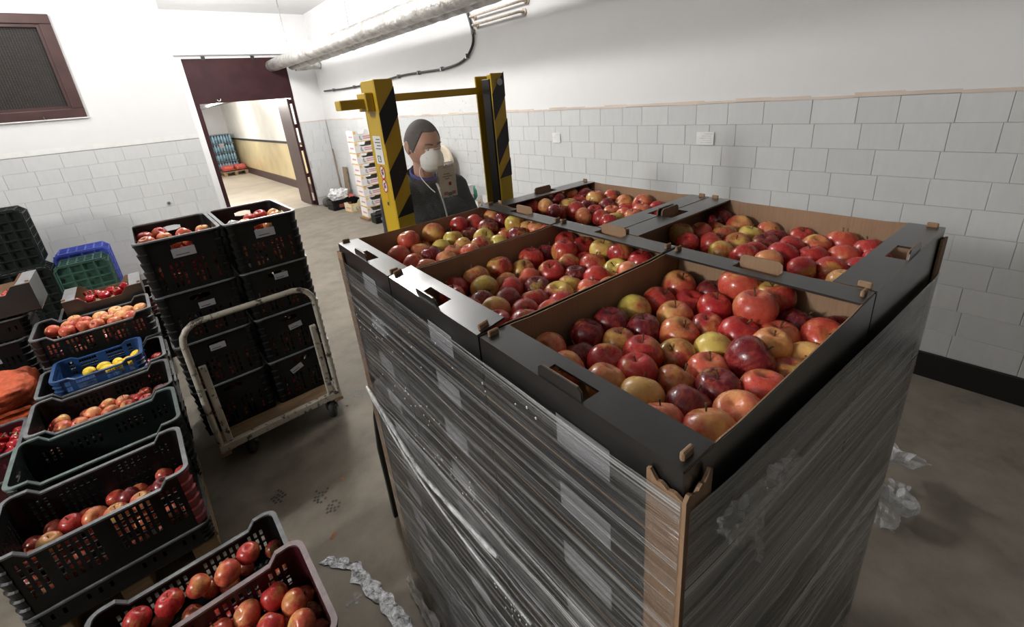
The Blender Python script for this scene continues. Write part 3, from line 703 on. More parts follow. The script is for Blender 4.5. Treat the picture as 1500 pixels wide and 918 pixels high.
film_panel((1.095, 0, 0), (1.095, 1.2, 0), (1, 0, 0), .1, .1, 1.43, 1.48, False)
film_panel((1.095, 1.2, 0), (0, 1.2, 0), (0, 1, 0), .1, .1, 1.48, 1.50, False)
b = MB(); b.tube(smooth([(-.017, 1.18, 1.03), (-.021, .95, .99), (-.022, .8, .96), (-.021, .62, .98), (-.02, .4, 1.02)], 6), [.004+.003*math.sin(i*.9)**2 for i in range(25)], 6); b.obj('twisted_fold', M['rope'], film)
b = MB(); b.tube(smooth([(-.015, 1.17, 1.0), (-.020, .9, .93), (-.021, .6, .91), (-.018, .3, .93)], 6), .003, 5); b.obj('twisted_fold', M['rope'], film)
rb = random.Random(3)
def crumple(nu, nv, f, amp, seed, fr=9):
    def g(s, t):
        q = Vector(f(s, t)); nn = noise.noise_vector(Vector((s*fr, t*fr, seed))); n2 = noise.noise_vector(Vector((s*fr*3, t*fr*3, seed+5)))
        return q+amp*nn+amp*.5*n2
    b = MB(); b.grid(nu, nv, g, 0, False); return b
b = crumple(26, 14, lambda s, t: (.03+.21*s, -.020-.008*math.sin(t*3), 1.478-.10*s*.4-t*(.015+.085*math.sin(math.pi*min(1, s*1.1)))), .007, 2)
b.obj('torn_flap', M['loose'], film)
b = crumple(6, 14, lambda s, t: (.13+.02*s+.03*t, -.022, 1.40-.11*t), .006, 4); b.obj('torn_flap', M['loose'], film)
b = crumple(60, 4, lambda s, t: (-.018-.02*t, 1.2-1.1*s, .085-.07*t), .014, 8, 14); b.obj('loose_hem', M['rope'], film)
# water drops on the film, their glints painted as white colour
b = MB()
for i in range(90):
    c = rb.choice(((.22, 1.505, .3), (.72, 1.22, .12), (.6, 1.12, .1), (.9, 1.37, .12), (.35, .9, .06)))
    y = c[0]+rb.gauss(0, c[2]*.8); z = c[1]+rb.gauss(0, .02)-.10*(y-c[0])
    if 0.02 < y < 1.18 and z < 1.51: b.sph((-.019, y, z), (.0012, .0016+.001*rb.random(), .002+.0014*rb.random()), 6)
struct(b.obj('water_drops', simple('drop_glint', (.85, .86, .88), .05), film), 'stuff')
# torn film lying beyond the load
o = thing('plastic_film_scrap', 'loose crumpled ring of clear film on the dark floor beside the load', 'film scrap', (2.24, .16, 0))
def ring(s, t):
    a = 2*math.pi*s*.86-.9; R_ = .15+.025*math.sin(5*a); th_ = 2*math.pi*t
    return (R_*math.cos(a)*1.0+.035*math.cos(th_)*math.cos(a), (R_*.75)*math.sin(a)+.035*math.cos(th_)*math.sin(a), .165+.14*math.sin(a*.5+.3)*math.sin(a)-.055*0+.035*math.sin(th_))
b = crumple(60, 10, ring, .02, 1, 6); b.v = [(x, y, max(.003, z)) for x, y, z in b.v]; b.obj('film_ring', M['rope'], o)
b = crumple(14, 6, lambda s, t: (.02+.02*s, .06+.14*s, .02+.26*s+.04*t), .02, 7); b.v = [(x, y, max(.003, z)) for x, y, z in b.v]; b.obj('film_tail', M['rope'], o)
b = crumple(18, 6, lambda s, t: (-.2+.34*s, -.10+.08*t, .012), .012, 9); b.v = [(x, y, max(.002, z)) for x, y, z in b.v]; b.obj('film_tail', M['loose'], o)

# ------------------------------------------------------------------ pallet stacker behind the load
st = thing('pallet_stacker', 'yellow pallet stacker mast with black hazard stripes and clear guard sheet', 'stacker', (.99, 1.5, 0))
def SO(mb, name, mats, par=None):   # world coordinates into the stacker frame
    mb.v = [(x-.99, y-1.5, z) for x, y, z in mb.v]; return mb.obj(name, mats, par or st)
def post(x0, x1, side):
    b = MB(); t = .008
    b.bx(x0, x1, 1.5, 1.5+t, .03, 2.02)                         # front flange
    b.bx(x0, x1, 1.612-t, 1.612, .03, 2.015)                    # rear flange
    if side < 0: b.bx(x0, x0+t, 1.5+t, 1.612-t, .03, 2.02)      # web on the outer side
    else: b.bx(x1-t, x1, 1.5+t, 1.612-t, .03, 2.02); b.bx(x0+.012, x0+.05, 1.53, 1.58, .05, 2.0, 1)
    p = SO(b, 'mast_post', [M['yellow'], M['hazard']]); bevel(p, .002, 1)
    z = 1.93 if side < 0 else 1.925
    first = True
    for zc, full in ((1.90, 1), (1.70, 1), (1.545, 0)) if side < 0 else ((1.93, 1), (1.745, 1), (1.60, 0)):
        b = MB(); hgt = .105; sl = .085
        if full: pts = [(x0, zc-hgt/2-sl/2), (x1, zc-hgt/2+sl/2+.01), (x1, zc+hgt/2+sl/2), (x0, zc+hgt/2-sl/2)]
        else: pts = [(x0, zc-.006), (x1, zc), (x1, zc+.075)]
        b.prism(pts, 1, 1.4985, 1.5); SO(b, 'warning_stripe', M['hazard'], None)
    return p
pl = post(.702, .772, -1); pr_ = post(1.206, 1.274, 1)
b = MB(); b.bx(.772, 1.206, 1.585, 1.60, 1.945, 1.972); SO(b, 'cross_bar', M['yellow'])
b = MB(); b.bx(.585, .702, 1.53, 1.575, 1.93, 1.962); b.bx(.672, .702, 1.52, 1.59, 1.92, 1.98); bevel(SO(b, 'side_bracket', M['yellow']), .003, 1)
b = MB(); b.bx(1.274, 1.29, 1.53, 1.56, 1.945, 1.965); SO(b, 'side_bracket', M['yellow'])
b = MB(); b.cyl((1.245, 1.4985, 1.985), (1.245, 1.492, 1.985), .014, 12); SO(b, 'post_bolt', M['steel'])
b = MB(); b.bx(.765, 1.215, 1.603, 1.607, 1.0, 1.94); gs = SO(b, 'guard_sheet', M['acrylic'])
# stickers on the outer face of the near post
def sticker(name, y0, y1, z0, z1, m): b = MB(); b.bx(.7005, .702, y0, y1, z0, z1); return SO(b, name, m)
sk = sticker('instruction_plate', 1.522, 1.585, 1.735, 1.835, M['white'])
for k in range(4): b = MB(); b.bx(.7000, .7006, 1.53, 1.53+.03+.012*(k % 2), 1.822-k*.011, 1.825-k*.011); SO(b, 'print_line', M['print'], None)
b = MB()
for q in ((1.545, 1.548, 1.742, 1.765), (1.545, 1.57, 1.742, 1.745), (1.552, 1.570, 1.763, 1.766), (1.567, 1.570, 1.745, 1.764), (1.552, 1.554, 1.750, 1.764)): b.bx(.6998, .7006, *q)
SO(b, 'pictogram', M['print'])
for zc in (1.705, 1.655):
    b = MB(); n = 20
    b.lathe([(.0005, 0), (.017, 0)], n, 0, fn=lambda q, t: Vector((0, q.x, q.y*1.25)), smooth=False); b.lathe([(.0172, -.0002), (.021, -.0002)], n, 1, fn=lambda q, t: Vector((-.0004, q.x, q.y*1.25)), smooth=False)
    b.box((-.0006, 0, 0), (.0004, .0035, .045), 1, Matrix.Rotation(.6, 3, 'X'))
    for q in ((.0, .008, .010, .006), (.002, -.004, .012, .008), (-.007, -.003, .005, .012), (.007, .002, .004, .010)): b.box((-.0004, q[0], q[1]), (.0003, q[2]*.8, q[3]), 2)
    b.v = [(x+.7008, y+1.556, z+zc) for x, y, z in b.v]; SO(b, 'prohibition_sign', [M['white'], M['red'], M['print']])
b = MB(); b.bx(.7008, .702, 1.543, 1.566, 1.575, 1.625, 0); b.bx(.7004, .7009, 1.548, 1.561, 1.605, 1.617, 1); b.bx(.7004, .7009, 1.548, 1.561, 1.581, 1.594, 2); SO(b, 'warning_sticker', [M['yellow'], M['orange'], M['hazard']])
b = MB(); b.bx(.68, 1.30, 1.63, 1.80, .18, 1.02); bevel(SO(b, 'motor_cover', M['yellow']), .02, 3)
b = MB(); b.bx(.76, 1.22, 1.80, 1.88, .12, .60); bevel(SO(b, 'battery_box', M['hazard']), .015, 2)
for x in (.76, 1.08):
    b = MB(); b.bx(x, x+.14, .34, 1.49, .032, .092); SO(b, 'fork', M['yellow'])
b = MB(); b.bx(.72, 1.26, 1.44, 1.495, .03, .42); SO(b, 'fork_carriage', M['hazard'])
b = MB(); pts = [(.50, .02), (.62, .02), (.62, .78), (.575, .78), (.545, .74), (.515, .62), (.500, .45)]
b.prism(pts, 1, 1.70, 1.72, 0); b.prism([(x+.022 if x < .6 else x, z*.93+.01) for x, z in pts], 1, 1.692, 1.70, 1); b.bx(.62, .70, 1.70, 1.72, .1, .6)
bevel(SO(b, 'wheel_guard', [M['hazard'], M['yellow']]), .003, 1)
b = MB(); b.cyl((.535, 1.76, .075), (.60, 1.76, .075), .075, 20); SO(b, 'castor', M['rubber'])
b = MB(); b.tube([(.83, 1.84, .6), (.82, 1.93, 1.0), (.81, 1.97, 1.12)], .022, 8); b.tube([(.70, 1.97, 1.12), (.92, 1.97, 1.12)], .018, 8); SO(b, 'tiller', M['hazard'])
nt = thing('paper_note', 'yellowed torn paper note taped inside the clear guard before the man', 'note', (1.0, 1.597, 1.615))
def notef(s, t): return (-.042+.084*s+.004*noise.noise(Vector((t*9, 0, 1))), -.002-.003*math.sin(s*4), -.068+.136*t+.005*noise.noise(Vector((s*9, 0, 4))))
b = MB(); b.grid(10, 14, notef); b.obj('sheet', M['paper'], nt)
b = MB()
for k, (x, z, wdt, m_) in enumerate(((-.02, .03, .03, 0), (-.025, .02, .045, 0), (-.015, .01, .02, 0), (0, -.012, .012, 1), (-.03, -.05, .02, 2), (-.01, -.055, .02, 3), (.012, -.052, .018, 2))): b.box((x+wdt/2, -.0068, z), (wdt, .0006, .004 if k < 3 else .014), m_)
b.obj('print', [simple('brown_print', (.45, .36, .24), .8), M['red'], M['wboxred'], simple('olive_print', (.3, .32, .18), .8)], nt)
b = MB(); b.box((.005, -.0075, .068), (.05, .0008, .022)); b.obj('tape_strip', M['rope'], nt)

# ------------------------------------------------------------------ the man behind the guard
FZ = math.radians(4)
man = thing('person', 'man in charcoal zip jacket and white dust mask behind the yellow stacker', 'person', (1.135, 2.015, 0), FZ); man.scale = (1.025,)*3
HC = Vector((0, -.015, 1.69)); HT = Matrix.Rotation(math.radians(12), 3, 'X')   # head centre; nod
def headfn(d, grow=0.):
    x, y, z = d
    q = Vector((x*.077, y*.099, z*.118))
    if z < 0:
        q.x *= 1-.30*(-z)**1.5
        q.y = q.y*(1-.40*(-z)**1.2) if y > 0 else q.y*(1-.10*(-z)**2)
    if y < 0:   # face front
        q.y *= 1-.06*max(0, 1-abs(x)*1.2)*max(0, z)
        for sx in (-1, 1):
            e = math.exp(-(((q.x-sx*.031)/.016)**2+((q.z-.004)/.011)**2)); q.y += .013*e
            br_ = math.exp(-(((q.x-sx*.030)/.022)**2+((q.z-.024)/.008)**2)); q.y -= .005*br_
            ck = math.exp(-(((q.x-sx*.042)/.016)**2+((q.z+.028)/.016)**2)); q.y -= .004*ck
        nb = math.exp(-((q.x/.0085)**2))*max(0, 1-abs((q.z+.018)/.032)); q.y -= .024*nb*(1.2-.9*(q.z+.05)/.07)
        lp = math.exp(-((q.x/.022)**2+((q.z+.062)/.007)**2)); q.y -= .006*lp
        ch = math.exp(-((q.x/.022)**2+((q.z+.10)/.014)**2)); q.y -= .006*ch
    if grow: q += Vector(d).normalized()*grow
    return q
def HW(q): return HC+HT @ q
body = MB()
def capsule(pts, rs, n=14):
    body.tube(pts, rs, n)
    for p, r in zip(pts, rs): body.sph(p, r, n)
nu, nv = 72, 56
vs = []; fs = []
for j in range(nv+1):
    ph = -math.pi/2+math.pi*j/nv
    for i in range(nu):
        a = 2*math.pi*i/nu; d = (math.cos(ph)*math.cos(a), math.cos(ph)*math.sin(a), math.sin(ph)); vs.append(HW(headfn(d)))
for j in range(nv):
    for i in range(nu): fs.append((j*nu+i, j*nu+(i+1) % nu, (j+1)*nu+(i+1) % nu, (j+1)*nu+i))
body.add(vs, fs, 0, True)
for s in (-1, 1):   # ears
    body.sph(HW(Vector((s*.078, .010, -.004))), (.009, .019, .031), 12, 0, HT @ Matrix.Rotation(s*.35, 3, 'Z') @ Matrix.Rotation(-.2, 3, 'X'))
    body.sph(HW(Vector((s*.081, .017, .008))), (.008, .016, .020), 10, 0, HT)
capsule([(0, .025, 1.42), (0, .012, 1.52), (0, .0, 1.62)], [.062, .050, .052])
capsule([(0, .02, .98), (0, .01, 1.12), (0, .02, 1.28), (0, .03, 1.40)], [.10, .095, .105, .07])
ARM = {}
SH = {-1: Vector((-.175, .02, 1.40)), 1: Vector((.175, .02, 1.40))}
EL = {-1: Vector((-.27, -.06, 1.13)), 1: Vector((.25, -.06, 1.12))}
WR = {-1: Vector((-.285, -.13, 1.17)), 1: Vector((.06, -.20, 1.10))}
WR[-1] = Vector((-.33, -.14, 1.30)); WR[-1] = Vector((-.36, -.20, 1.16))
for s in (-1, 1):
    capsule([(0, .03, 1.385), SH[s]], [.06, .05]); capsule([SH[s], (SH[s]+EL[s])/2, EL[s]], [.05, .043, .038]); capsule([EL[s], (EL[s]*.6+WR[s]*.4), WR[s]], [.041, .038, .027])
    d = (WR[s]-EL[s]).normalized(); side = d.cross(Vector((0, 0, 1))).normalized(); upv = side.cross(d)
    palm = WR[s]+d*.05
    for a in (-.028, -.009, .010, .028): capsule([WR[s]+d*.01+side*a*.6, WR[s]+d*.085+side*a], [.015, .013], 8)
    for k, (a, L) in enumerate(((-.030, .060), (-.010, .072), (.011, .068), (.031, .052))):
        p0 = WR[s]+d*.088+side*a; p1 = p0+d*L*.42-upv*.012; p2 = p1+d*L*.25-upv*L*.38; p3 = p2-d*L*.12-upv*L*.32
        capsule([p0, p1, p2, p3], [.0098, .0092, .0085, .0075], 8)
    tb = -s*side if (s*side).dot(Vector((s, 0, 0))) > 0 else s*side
    p0 = WR[s]+d*.03+tb*.022; p1 = p0+d*.03+tb*.024-upv*.01; p2 = p1+d*.028-upv*.014+tb*.002; capsule([p0, p1, p2], [.014, .0115, .0095], 8)
for s in (-1, 1):
    capsule([(s*.09, .02, .94), (s*.10, .01, .50), (s*.105, .03, .12)], [.10, .064, .045]); capsule([(s*.105, .05, .05), (s*.115, -.12, .035)], [.04, .033])
bo = body.obj('body', M['skin'], man)
md = bo.modifiers.new('remesh', 'REMESH'); md.mode = 'VOXEL'; md.voxel_size = .0045; md.use_smooth_shade = True
md = bo.modifiers.new('smooth', 'SMOOTH'); md.factor = .5; md.iterations = 2
# hair: a cropped cap over the skull
def hairline(a, el):   # elevation below which there is no hair, a = angle from the face front
    f = abs(a)
    return (.72 if f < .75 else .72-.85*min(1, (f-.75)/.5)) if f < 1.25 else (-.20 if f < 1.9 else -.45)
b = MB(); nu, nv = 64, 30; vs = []; fs = []
for j in range(nv+1):
    for i in range(nu):
        a = 2*math.pi*i/nu; da = (a+math.pi/2+math.pi) % (2*math.pi)-math.pi
        lo = hairline(da, 0); ph = lo+(math.pi/2-lo)*j/nv
        d = Vector((math.cos(ph)*math.cos(a), math.cos(ph)*math.sin(a), math.sin(ph)))
        g = .0045*min(1, j/3)+.0015*noise.noise(d*30); vs.append(HW(headfn(d, g-.0015 if j == 0 else g+.001)))
for j in range(nv):
    for i in range(nu): fs.append((j*nu+i, j*nu+(i+1) % nu, (j+1)*nu+(i+1) % nu, (j+1)*nu+i))
b.add(vs, fs, 0, True); b.obj('hair', M['hair'], man)
for s in (-1, 1):
    e = HW(Vector((s*.031, -.0765, .004))); b = MB(); b.sph(e, .0122, 14); eb = b.obj('eye', M['eye'], man)
    b = MB(); b.sph(e+HT @ Vector((.001, -.0095, -.003)), (.0055, .0038, .0055), 10); b.obj('iris', M['iris'], eb)
    b = MB(); b.grid(10, 3, lambda u_, v_: e+HT @ Vector(((u_-.5)*.031, -.0125+.012*abs(u_-.5), .0105-.012*(abs(u_-.5)*2)**2*.4-.006*v_)), 0); b.obj('eyelid', M['skin'], man)
    b = MB(); b.tube([HW(Vector((s*(.012+.036*k/6), -.098+.016*(k/6)**2, .0255+.005*math.sin(k/6*2.6)))) for k in range(7)], [.0022, .0036, .0038, .0036, .0032, .0026, .0015], 6); b.obj('eyebrow', M['hair'], man)
# cup shaped dust mask
def maskf(u_, v_):
    a = (u_-.5)*math.pi*.96; e = (v_-.5)*math.pi*.96
    x = math.sin(a)*math.cos(e); z = math.sin(e); y = -math.cos(a)*math.cos(e)
    rim = 1-.0*abs(z)
    n_ = .002*math.sin(z*14)*(1-abs(z))
    return HW(Vector((x*(.061-.010*max(0, z)), -.058+y*(.070+.006*max(0, -z))+n_, -.048+z*.066)))
b = MB(); b.grid(28, 28, maskf); mk = b.obj('dust_mask', M['mask'], man); sdm = mk.modifiers.new('solid', 'SOLIDIFY'); sdm.thickness = .002; sdm.offset = 1
b = MB(); b.tube([HW(Vector((.018*math.sin(k*.6-1.5), -.117+.003*abs(k-2.5), .008))) for k in range(6)], .0025, 6); b.obj('nose_clip', M['steel'], mk)
for s in (-1, 1):
    for za, zb_ in ((-.02, -.012), (-.075, -.065)):
        b = MB(); b.tube(smooth([HW(Vector((s*.052, -.06, za))), HW(Vector((s*.071, -.03, za+.006))), HW(Vector((s*.0805, .0, za+.012))), HW(Vector((s*.083, .03, zb_+.02))), HW(Vector((s*.062, .072, zb_+.03)))] if za > -.05 else [HW(Vector((s*.046, -.055, za))), HW(Vector((s*.05, -.04, za-.03))), Vector((s*.054, -.04, 1.545)), Vector((s*.040, -.075, 1.50)), Vector((s*.02, -.09, 1.47))]), .0024, 6); b.obj('mask_strap', M['mask'], mk)
# jacket, open at the neck
jk = MB()
def jcap(pts, rs, n=16):
    jk.tube(pts, rs, n)
    for p, r in zip(pts, rs): jk.sph(p, r, n)
for xo in (-.10, -.05, 0, .05, .10):
    jcap([(xo, .015, .93), (xo, .01, 1.1), (xo, .015, 1.27), (xo*.9, .025, 1.375)], [.125, .12, .13, .085])
for s in (-1, 1):
    jcap([(s*.05, .03, 1.435), (s*.12, .028, 1.415), SH[s]], [.062, .066, .078]); jcap([SH[s], (SH[s]+EL[s])/2+Vector((0, 0, -.004)), EL[s]], [.078, .066, .058]); jcap([EL[s], (EL[s]+WR[s])/2, WR[s]-(WR[s]-EL[s])*.06], [.057, .049, .038])
jk.lathe([(.066, 1.44), (.082, 1.46), (.083, 1.50), (.076, 1.515), (.070, 1.50), (.066, 1.46)], 28, 0, fn=lambda q, t: Vector((q.x*1.03, q.y*1.02+.018, q.z+.034*q.y/.08)))
jo = jk.obj('jacket', M['jacket'], man, (0, 0, .045))
md = jo.modifiers.new('remesh', 'REMESH'); md.mode = 'VOXEL'; md.voxel_size = .008; md.use_smooth_shade = True
md = jo.modifiers.new('smooth', 'SMOOTH'); md.factor = .6; md.iterations = 6
tx = bpy.data.textures.new('cloth_folds', 'CLOUDS'); tx.noise_scale = .11
md = jo.modifiers.new('folds', 'DISPLACE'); md.texture = tx; md.strength = .018; md.mid_level = .5
b = MB(); b.tube(smooth([(.0, -.083, 1.465), (.0, -.112, 1.40), (.004, -.128, 1.30), (.004, -.125, 1.18), (.002, -.118, 1.02)]), .0045, 6); b.obj('zip', M['zip'], jo)
b = MB(); b.tube([(.0, -.090, 1.462), (.001, -.104, 1.435)], .006, 6); b.obj('zip_pull', M['zip'], jo)
b = MB(); b.lathe([(.060, 1.44), (.068, 1.47), (.067, 1.515), (.062, 1.52), (.06, 1.48)], 24, 0, fn=lambda q, t: Vector((q.x, q.y+.016, q.z+.028*q.y/.07))); b.obj('shirt_collar', M['shirt'], man, (0, 0, .04))
tr = MB()
for s in (-1, 1):
    tr.tube([(s*.085, .015, .98), (s*.09, .02, .90), (s*.10, .01, .50), (s*.105, .03, .09)], [.105, .118, .083, .075], 16); tr.sph((s*.085, .015, .96), .108, 14)
trs = tr.obj('trousers', M['trousers'], man); md = trs.modifiers.new('remesh', 'REMESH'); md.mode = 'VOXEL'; md.voxel_size = .012; md.use_smooth_shade = True
for s in (-1, 1):
    b = MB(); b.sph((s*.112, -.04, .045), (.052, .145, .045), 14); b.v = [(x, y, max(.0, z)) for x, y, z in b.v]; b.obj('shoe', M['rubber'], man)

# ------------------------------------------------------------------ plastic crates
def crate(L, W, H, dip, long_slots, short_slots, handle, mats, label, group=None, ribs=None, lab=None):
    """open crate with slotted walls, base at z 0, L along x, W along y; dip lowers the middle of the long rims"""
    body_m, rim_m = mats
    root = thing('plastic_crate', label, 'crate', (0, 0, 0), 0, group)
    t = .006; l, w_ = L/2-.012, W/2-.012; rc = .036
    b = MB(); kc = rc*.3; b.prism([(-l+kc, -w_), (l-kc, -w_), (l, -w_+kc), (l, w_-kc), (l-kc, w_), (-l+kc, w_), (-l, w_-kc), (-l, -w_+kc)], 2, 0, .008); b.obj('crate_floor', body_m, root)
    def topL(x): 
        if not dip: return H
        a = abs(x); e = l-.10
        return H if a > e+.028 else (H-dip if a < e else H-dip+dip*(a-e)/.028)
    e = l-.10
    def slots(half, n_, rows, zt, gap=0.0, wd=.011, margin=.05):
        hs = []; span = 2*(half-margin)
        for r in range(rows):
            z1 = zt-r*.036; 
            for k in range(n_):
                c = -half+margin+span*(k+.5)/n_
                if gap and (abs(c) < gap or abs(abs(c)-half*.56) < .012): continue
                hs.append((c-wd/2, c+wd/2, z1-.027, z1))
        return hs
    def oval(c, z, a, hh):
        hs = []
        for i in range(8):
            u0_, u1_ = -a+2*a*i/8, -a+2*a*(i+1)/8; m_ = min(1, .55+.45*math.sin(math.pi*(i+.5)/8)*1.2); hs.append((c+u0_, c+u1_, z-hh*m_, z+hh*m_))
        return hs
    n1, r1, z1 = long_slots; n2, r2, z2 = short_slots
    hl = slots(l, n1, r1, z1, .02); hs = slots(w_, n2, r2, z2, .045 if 'y' in handle or 'x' in handle else 0)
    if 'x' in handle: hs = [h for h in hs if not (abs((h[0]+h[1])/2) < .062 and h[3] > H-.085)]+oval(0, H-.050, .048, .016)
    if 'y' in handle: hl = [h for h in hl if not (abs((h[0]+h[1])/2) < .062 and h[3] > H-.09)]+oval(0, H-.050, .048, .016)
    for s in (-1, 1):
        b = MB(); b.slotwall([-l+rc, l-rc]+([-e-.028, -e, e, e+.028] if dip else []), hl, .008, topL, lambda a, z, d: (a, s*(w_-d), z), t); b.obj('long_wall', body_m, root)
        b = MB(); b.slotwall([-w_+rc, w_-rc], hs, .008, lambda a: H, lambda a, z, d: (s*(l-d), a, z), t); ew = b.obj('short_wall', body_m, root)
    # outward lip following the top edge
    b = MB(); xs = [-l+rc, -e-.028, -e, e, e+.028, l-rc] if dip else [-l+rc, l-rc]
    lip = .011
    for s in (-1, 1):
        for a, c in zip(xs[:-1], xs[1:]):
            za, zc = topL(a), topL(c)
            a2, c2 = a, c
            y0, y1 = s*(w_-t-.001), s*(w_+lip)
            vs = [(a2, y0, za-.004), (c2, y0, zc-.004), (c2, y1, zc-.004), (a2, y1, za-.004), (a2, y0, za+.004), (c2, y0, zc+.004), (c2, y1, zc+.004), (a2, y1, za+.004)]
            b.add(vs, [(3, 2, 1, 0), (4, 5, 6, 7), (0, 1, 5, 4), (1, 2, 6, 5), (2, 3, 7, 6), (3, 0, 4, 7)])
        b.bx(min(s*(l-t), s*(l+lip)), max(s*(l-t), s*(l+lip)), -w_+rc, w_-rc, H-.004, H+.004)
    for s in (-1, 1):   # hanging skirt of the lip
        b.bx(min(s*(l+lip-.003), s*(l+lip)), max(s*(l+lip-.003), s*(l+lip)), -w_+rc, w_-rc, H-.02, H-.004)
    def arc(mb, sx, sy, rings, mi=0):   # rings: (radius, z) loop swept around one rounded corner
        cx, cy = sx*(l-rc), sy*(w_-rc); ns = 6; m_ = len(rings); vs = []
        for i in range(ns+1):
            a_ = math.pi/2*i/ns
            for r_, z in rings: vs.append((cx+sx*r_*math.cos(a_), cy+sy*r_*math.sin(a_), z))
        fs = []
        for i in range(ns):
            for k in range(m_):
                f_ = (i*m_+k, i*m_+(k+1) % m_, (i+1)*m_+(k+1) % m_, (i+1)*m_+k); fs.append(f_ if sx*sy < 0 else f_[::-1])
        mb.add(vs, fs, mi)
    for sx in (-1, 1):
        for sy in (-1, 1): arc(b, sx, sy, [(rc-t-.001, H-.004), (rc+lip, H-.004), (rc+lip, H+.004), (rc-t-.001, H+.004)])
    b.obj('rim', rim_m, root)
    for sx in (-1, 1):
        for sy in (-1, 1):
            b = MB(); n = 6 if H > .25 else 4; hh = (H-.012)/n; ring = [(rc-t, H-.005), (rc-t, .004)]
            for k in range(n): ring += [(rc+.0005, .004+k*hh), (rc+.009, .004+k*hh+hh*.88)]
            ring.append((rc, H-.005))
            arc(b, sx, sy, ring); b.obj('corner_post', ribs if (ribs and sx > 0 and sy < 0) else body_m, root)
    if lab:
        b = MB(); b.bx(lab[0]-.035, lab[0]+.035, -w_-.0012, -w_-.0002, lab[1]-.016, lab[1]+.016); lo = b.obj('paper_label', M['label'], root)
        b = MB(); b.bx(lab[0]-.028, lab[0]+.012, -w_-.0016, -w_-.0012, lab[1]-.011, lab[1]-.006); b.obj('print', M['print'], lo)
    return root
BP, GP, MP = (M['pblack'], M['prim']), (M['pgrey'], M['pgreenrim']), (M['pmaroon'], M['pmaroonrim'])
def put(p, x, y, z, label, group): return dup(p, (x, y, z), None, label, group)
# pallets that carry the rows by the wall
pp = thing('wooden_pallet', 'wooden pallet under the near rows of black crates', 'pallet', (-.80, 2.16, 0)); pallet_parts(pp, .635, 1.2)
pp = thing('wooden_pallet', 'wooden pallet under the lemon and pale apple crates', 'pallet', (-.80, 3.41, 0)); pallet_parts(pp, .635, 1.2)
pp = thing('wooden_pallet', 'wooden pallet under the front maroon and black crates', 'pallet', (-.60, 1.03, 0)); pallet_parts(pp, .68, .82)
pp = thing('wooden_pallet', 'wooden pallet under the pepper tray and orange sacks', 'pallet', (-1.55, 3.10, 0)); pallet_parts(pp, .70, 1.25)
HB = .2
cB = crate(.62, .40, .30, .035, (22, 5, .245), (10, 5, .245), '', (M['pblack'], M['prim']), 'black apple crate with a red ribbed corner, second stack from the camera', 'apple crates in rows on pallets', ribs=M['predrib'])
cB.location = (-.475, 2.30, .244)
LOWB = crate(.62, .40, .10, 0, (14, 1, .07), (8, 1, .07), '', BP,  'low black tray beneath the big apple crate with red corner', 'apple crates in rows on pallets'); LOWB.location = (-.475, 2.30, .144)
cC = crate(.64, .40, .30, .035, (20, 2, .215), (10, 3, .215), 'x', GP, 'empty looking dark green crate between the two black apple crates', 'apple crates in rows on pallets'); cC.location = (-.47, 2.75, .244)
put(LOWB, -.47, 2.75, .144, 'low black tray beneath the empty green crate', 'apple crates in rows on pallets')
cK = crate(.62, .40, HB, .035, (22, 3, .145), (10, 3, .145), '', BP, 'black crate of pinkish apples behind the empty green crate', 'apple crates in rows on pallets'); cK.location = (-.46, 3.17, .144+HB)
put(cK, -.46, 3.17, .144, 'lower black crate beneath the pinkish apples', 'apple crates in rows on pallets')
put(cK, -.46, 3.60, .144+HB, 'black crate holding the small blue lemon crate', 'apple crates in rows on pallets')
put(cK, -.46, 3.60, .144, 'lower black crate beneath the lemon crate stack', 'apple crates in rows on pallets')
for k, lb in ((2, 'black crate heaped with pale apricot apples, below the pepper carton'), (1, 'black crate directly under the pale apricot apples'), (0, 'bottom black crate of the pale apricot apple stack')):
    put(cK, -.46, 4.04, .144+k*HB, lb, 'apple crates in rows on pallets')
cM = crate(.62, .40, .30, .035, (22, 4, .245), (10, 4, .245), '', MP, 'maroon crate of apples nearest the camera, at the lower edge', 'apple crates in rows on pallets'); cM.location = (-.22, 1.22, .244)
put(LOWB, -.22, 1.22, .144, 'low black tray beneath the nearest maroon crate', 'apple crates in rows on pallets')
put(cK, -.25, 1.65, .144, 'low black apple crate squeezed behind the nearest maroon crate', 'apple crates in rows on pallets')
# pale blue slotted lemon crate
cL = crate(.44, .34, .12, .02, (26, 4, .100), (18, 4, .100), '', (M['pblue'], M['pblue']), 'small blue slotted crate of lemons set on a black apple crate'); cL.location = (-.475, 3.60, .475)
# second column
cS = put(cK, -1.16, 4.48, .144, 'bottom black crate under the dark carton, below the leaning grid crates', 'black crates under the dark apple carton')
cD = crate(.62, .40, .30, 0, (18, 2, .20), (10, 2, .2), 'x', BP, 'tall black crate with a paper label, behind the orange sacks', 'black crates under the dark apple carton', lab=(.12, .19)); cD.location = (-1.16, 4.48, .344)
cT = crate(.56, .38, .14, 0, (14, 1, .09), (8, 1, .09), '', (M['pmaroon'], M['prim']), 'grey rimmed tray of red peppers in front of the orange sacks'); cT.location = (-1.11, 3.32, .288)
put(cT, -1.11, 3.32, .144, 'lower tray beneath the red pepper tray', 'trays by the orange sacks')
put(cT, -1.11, 3.80, .144, 'tray beneath the orange net sacks', 'trays by the orange sacks')
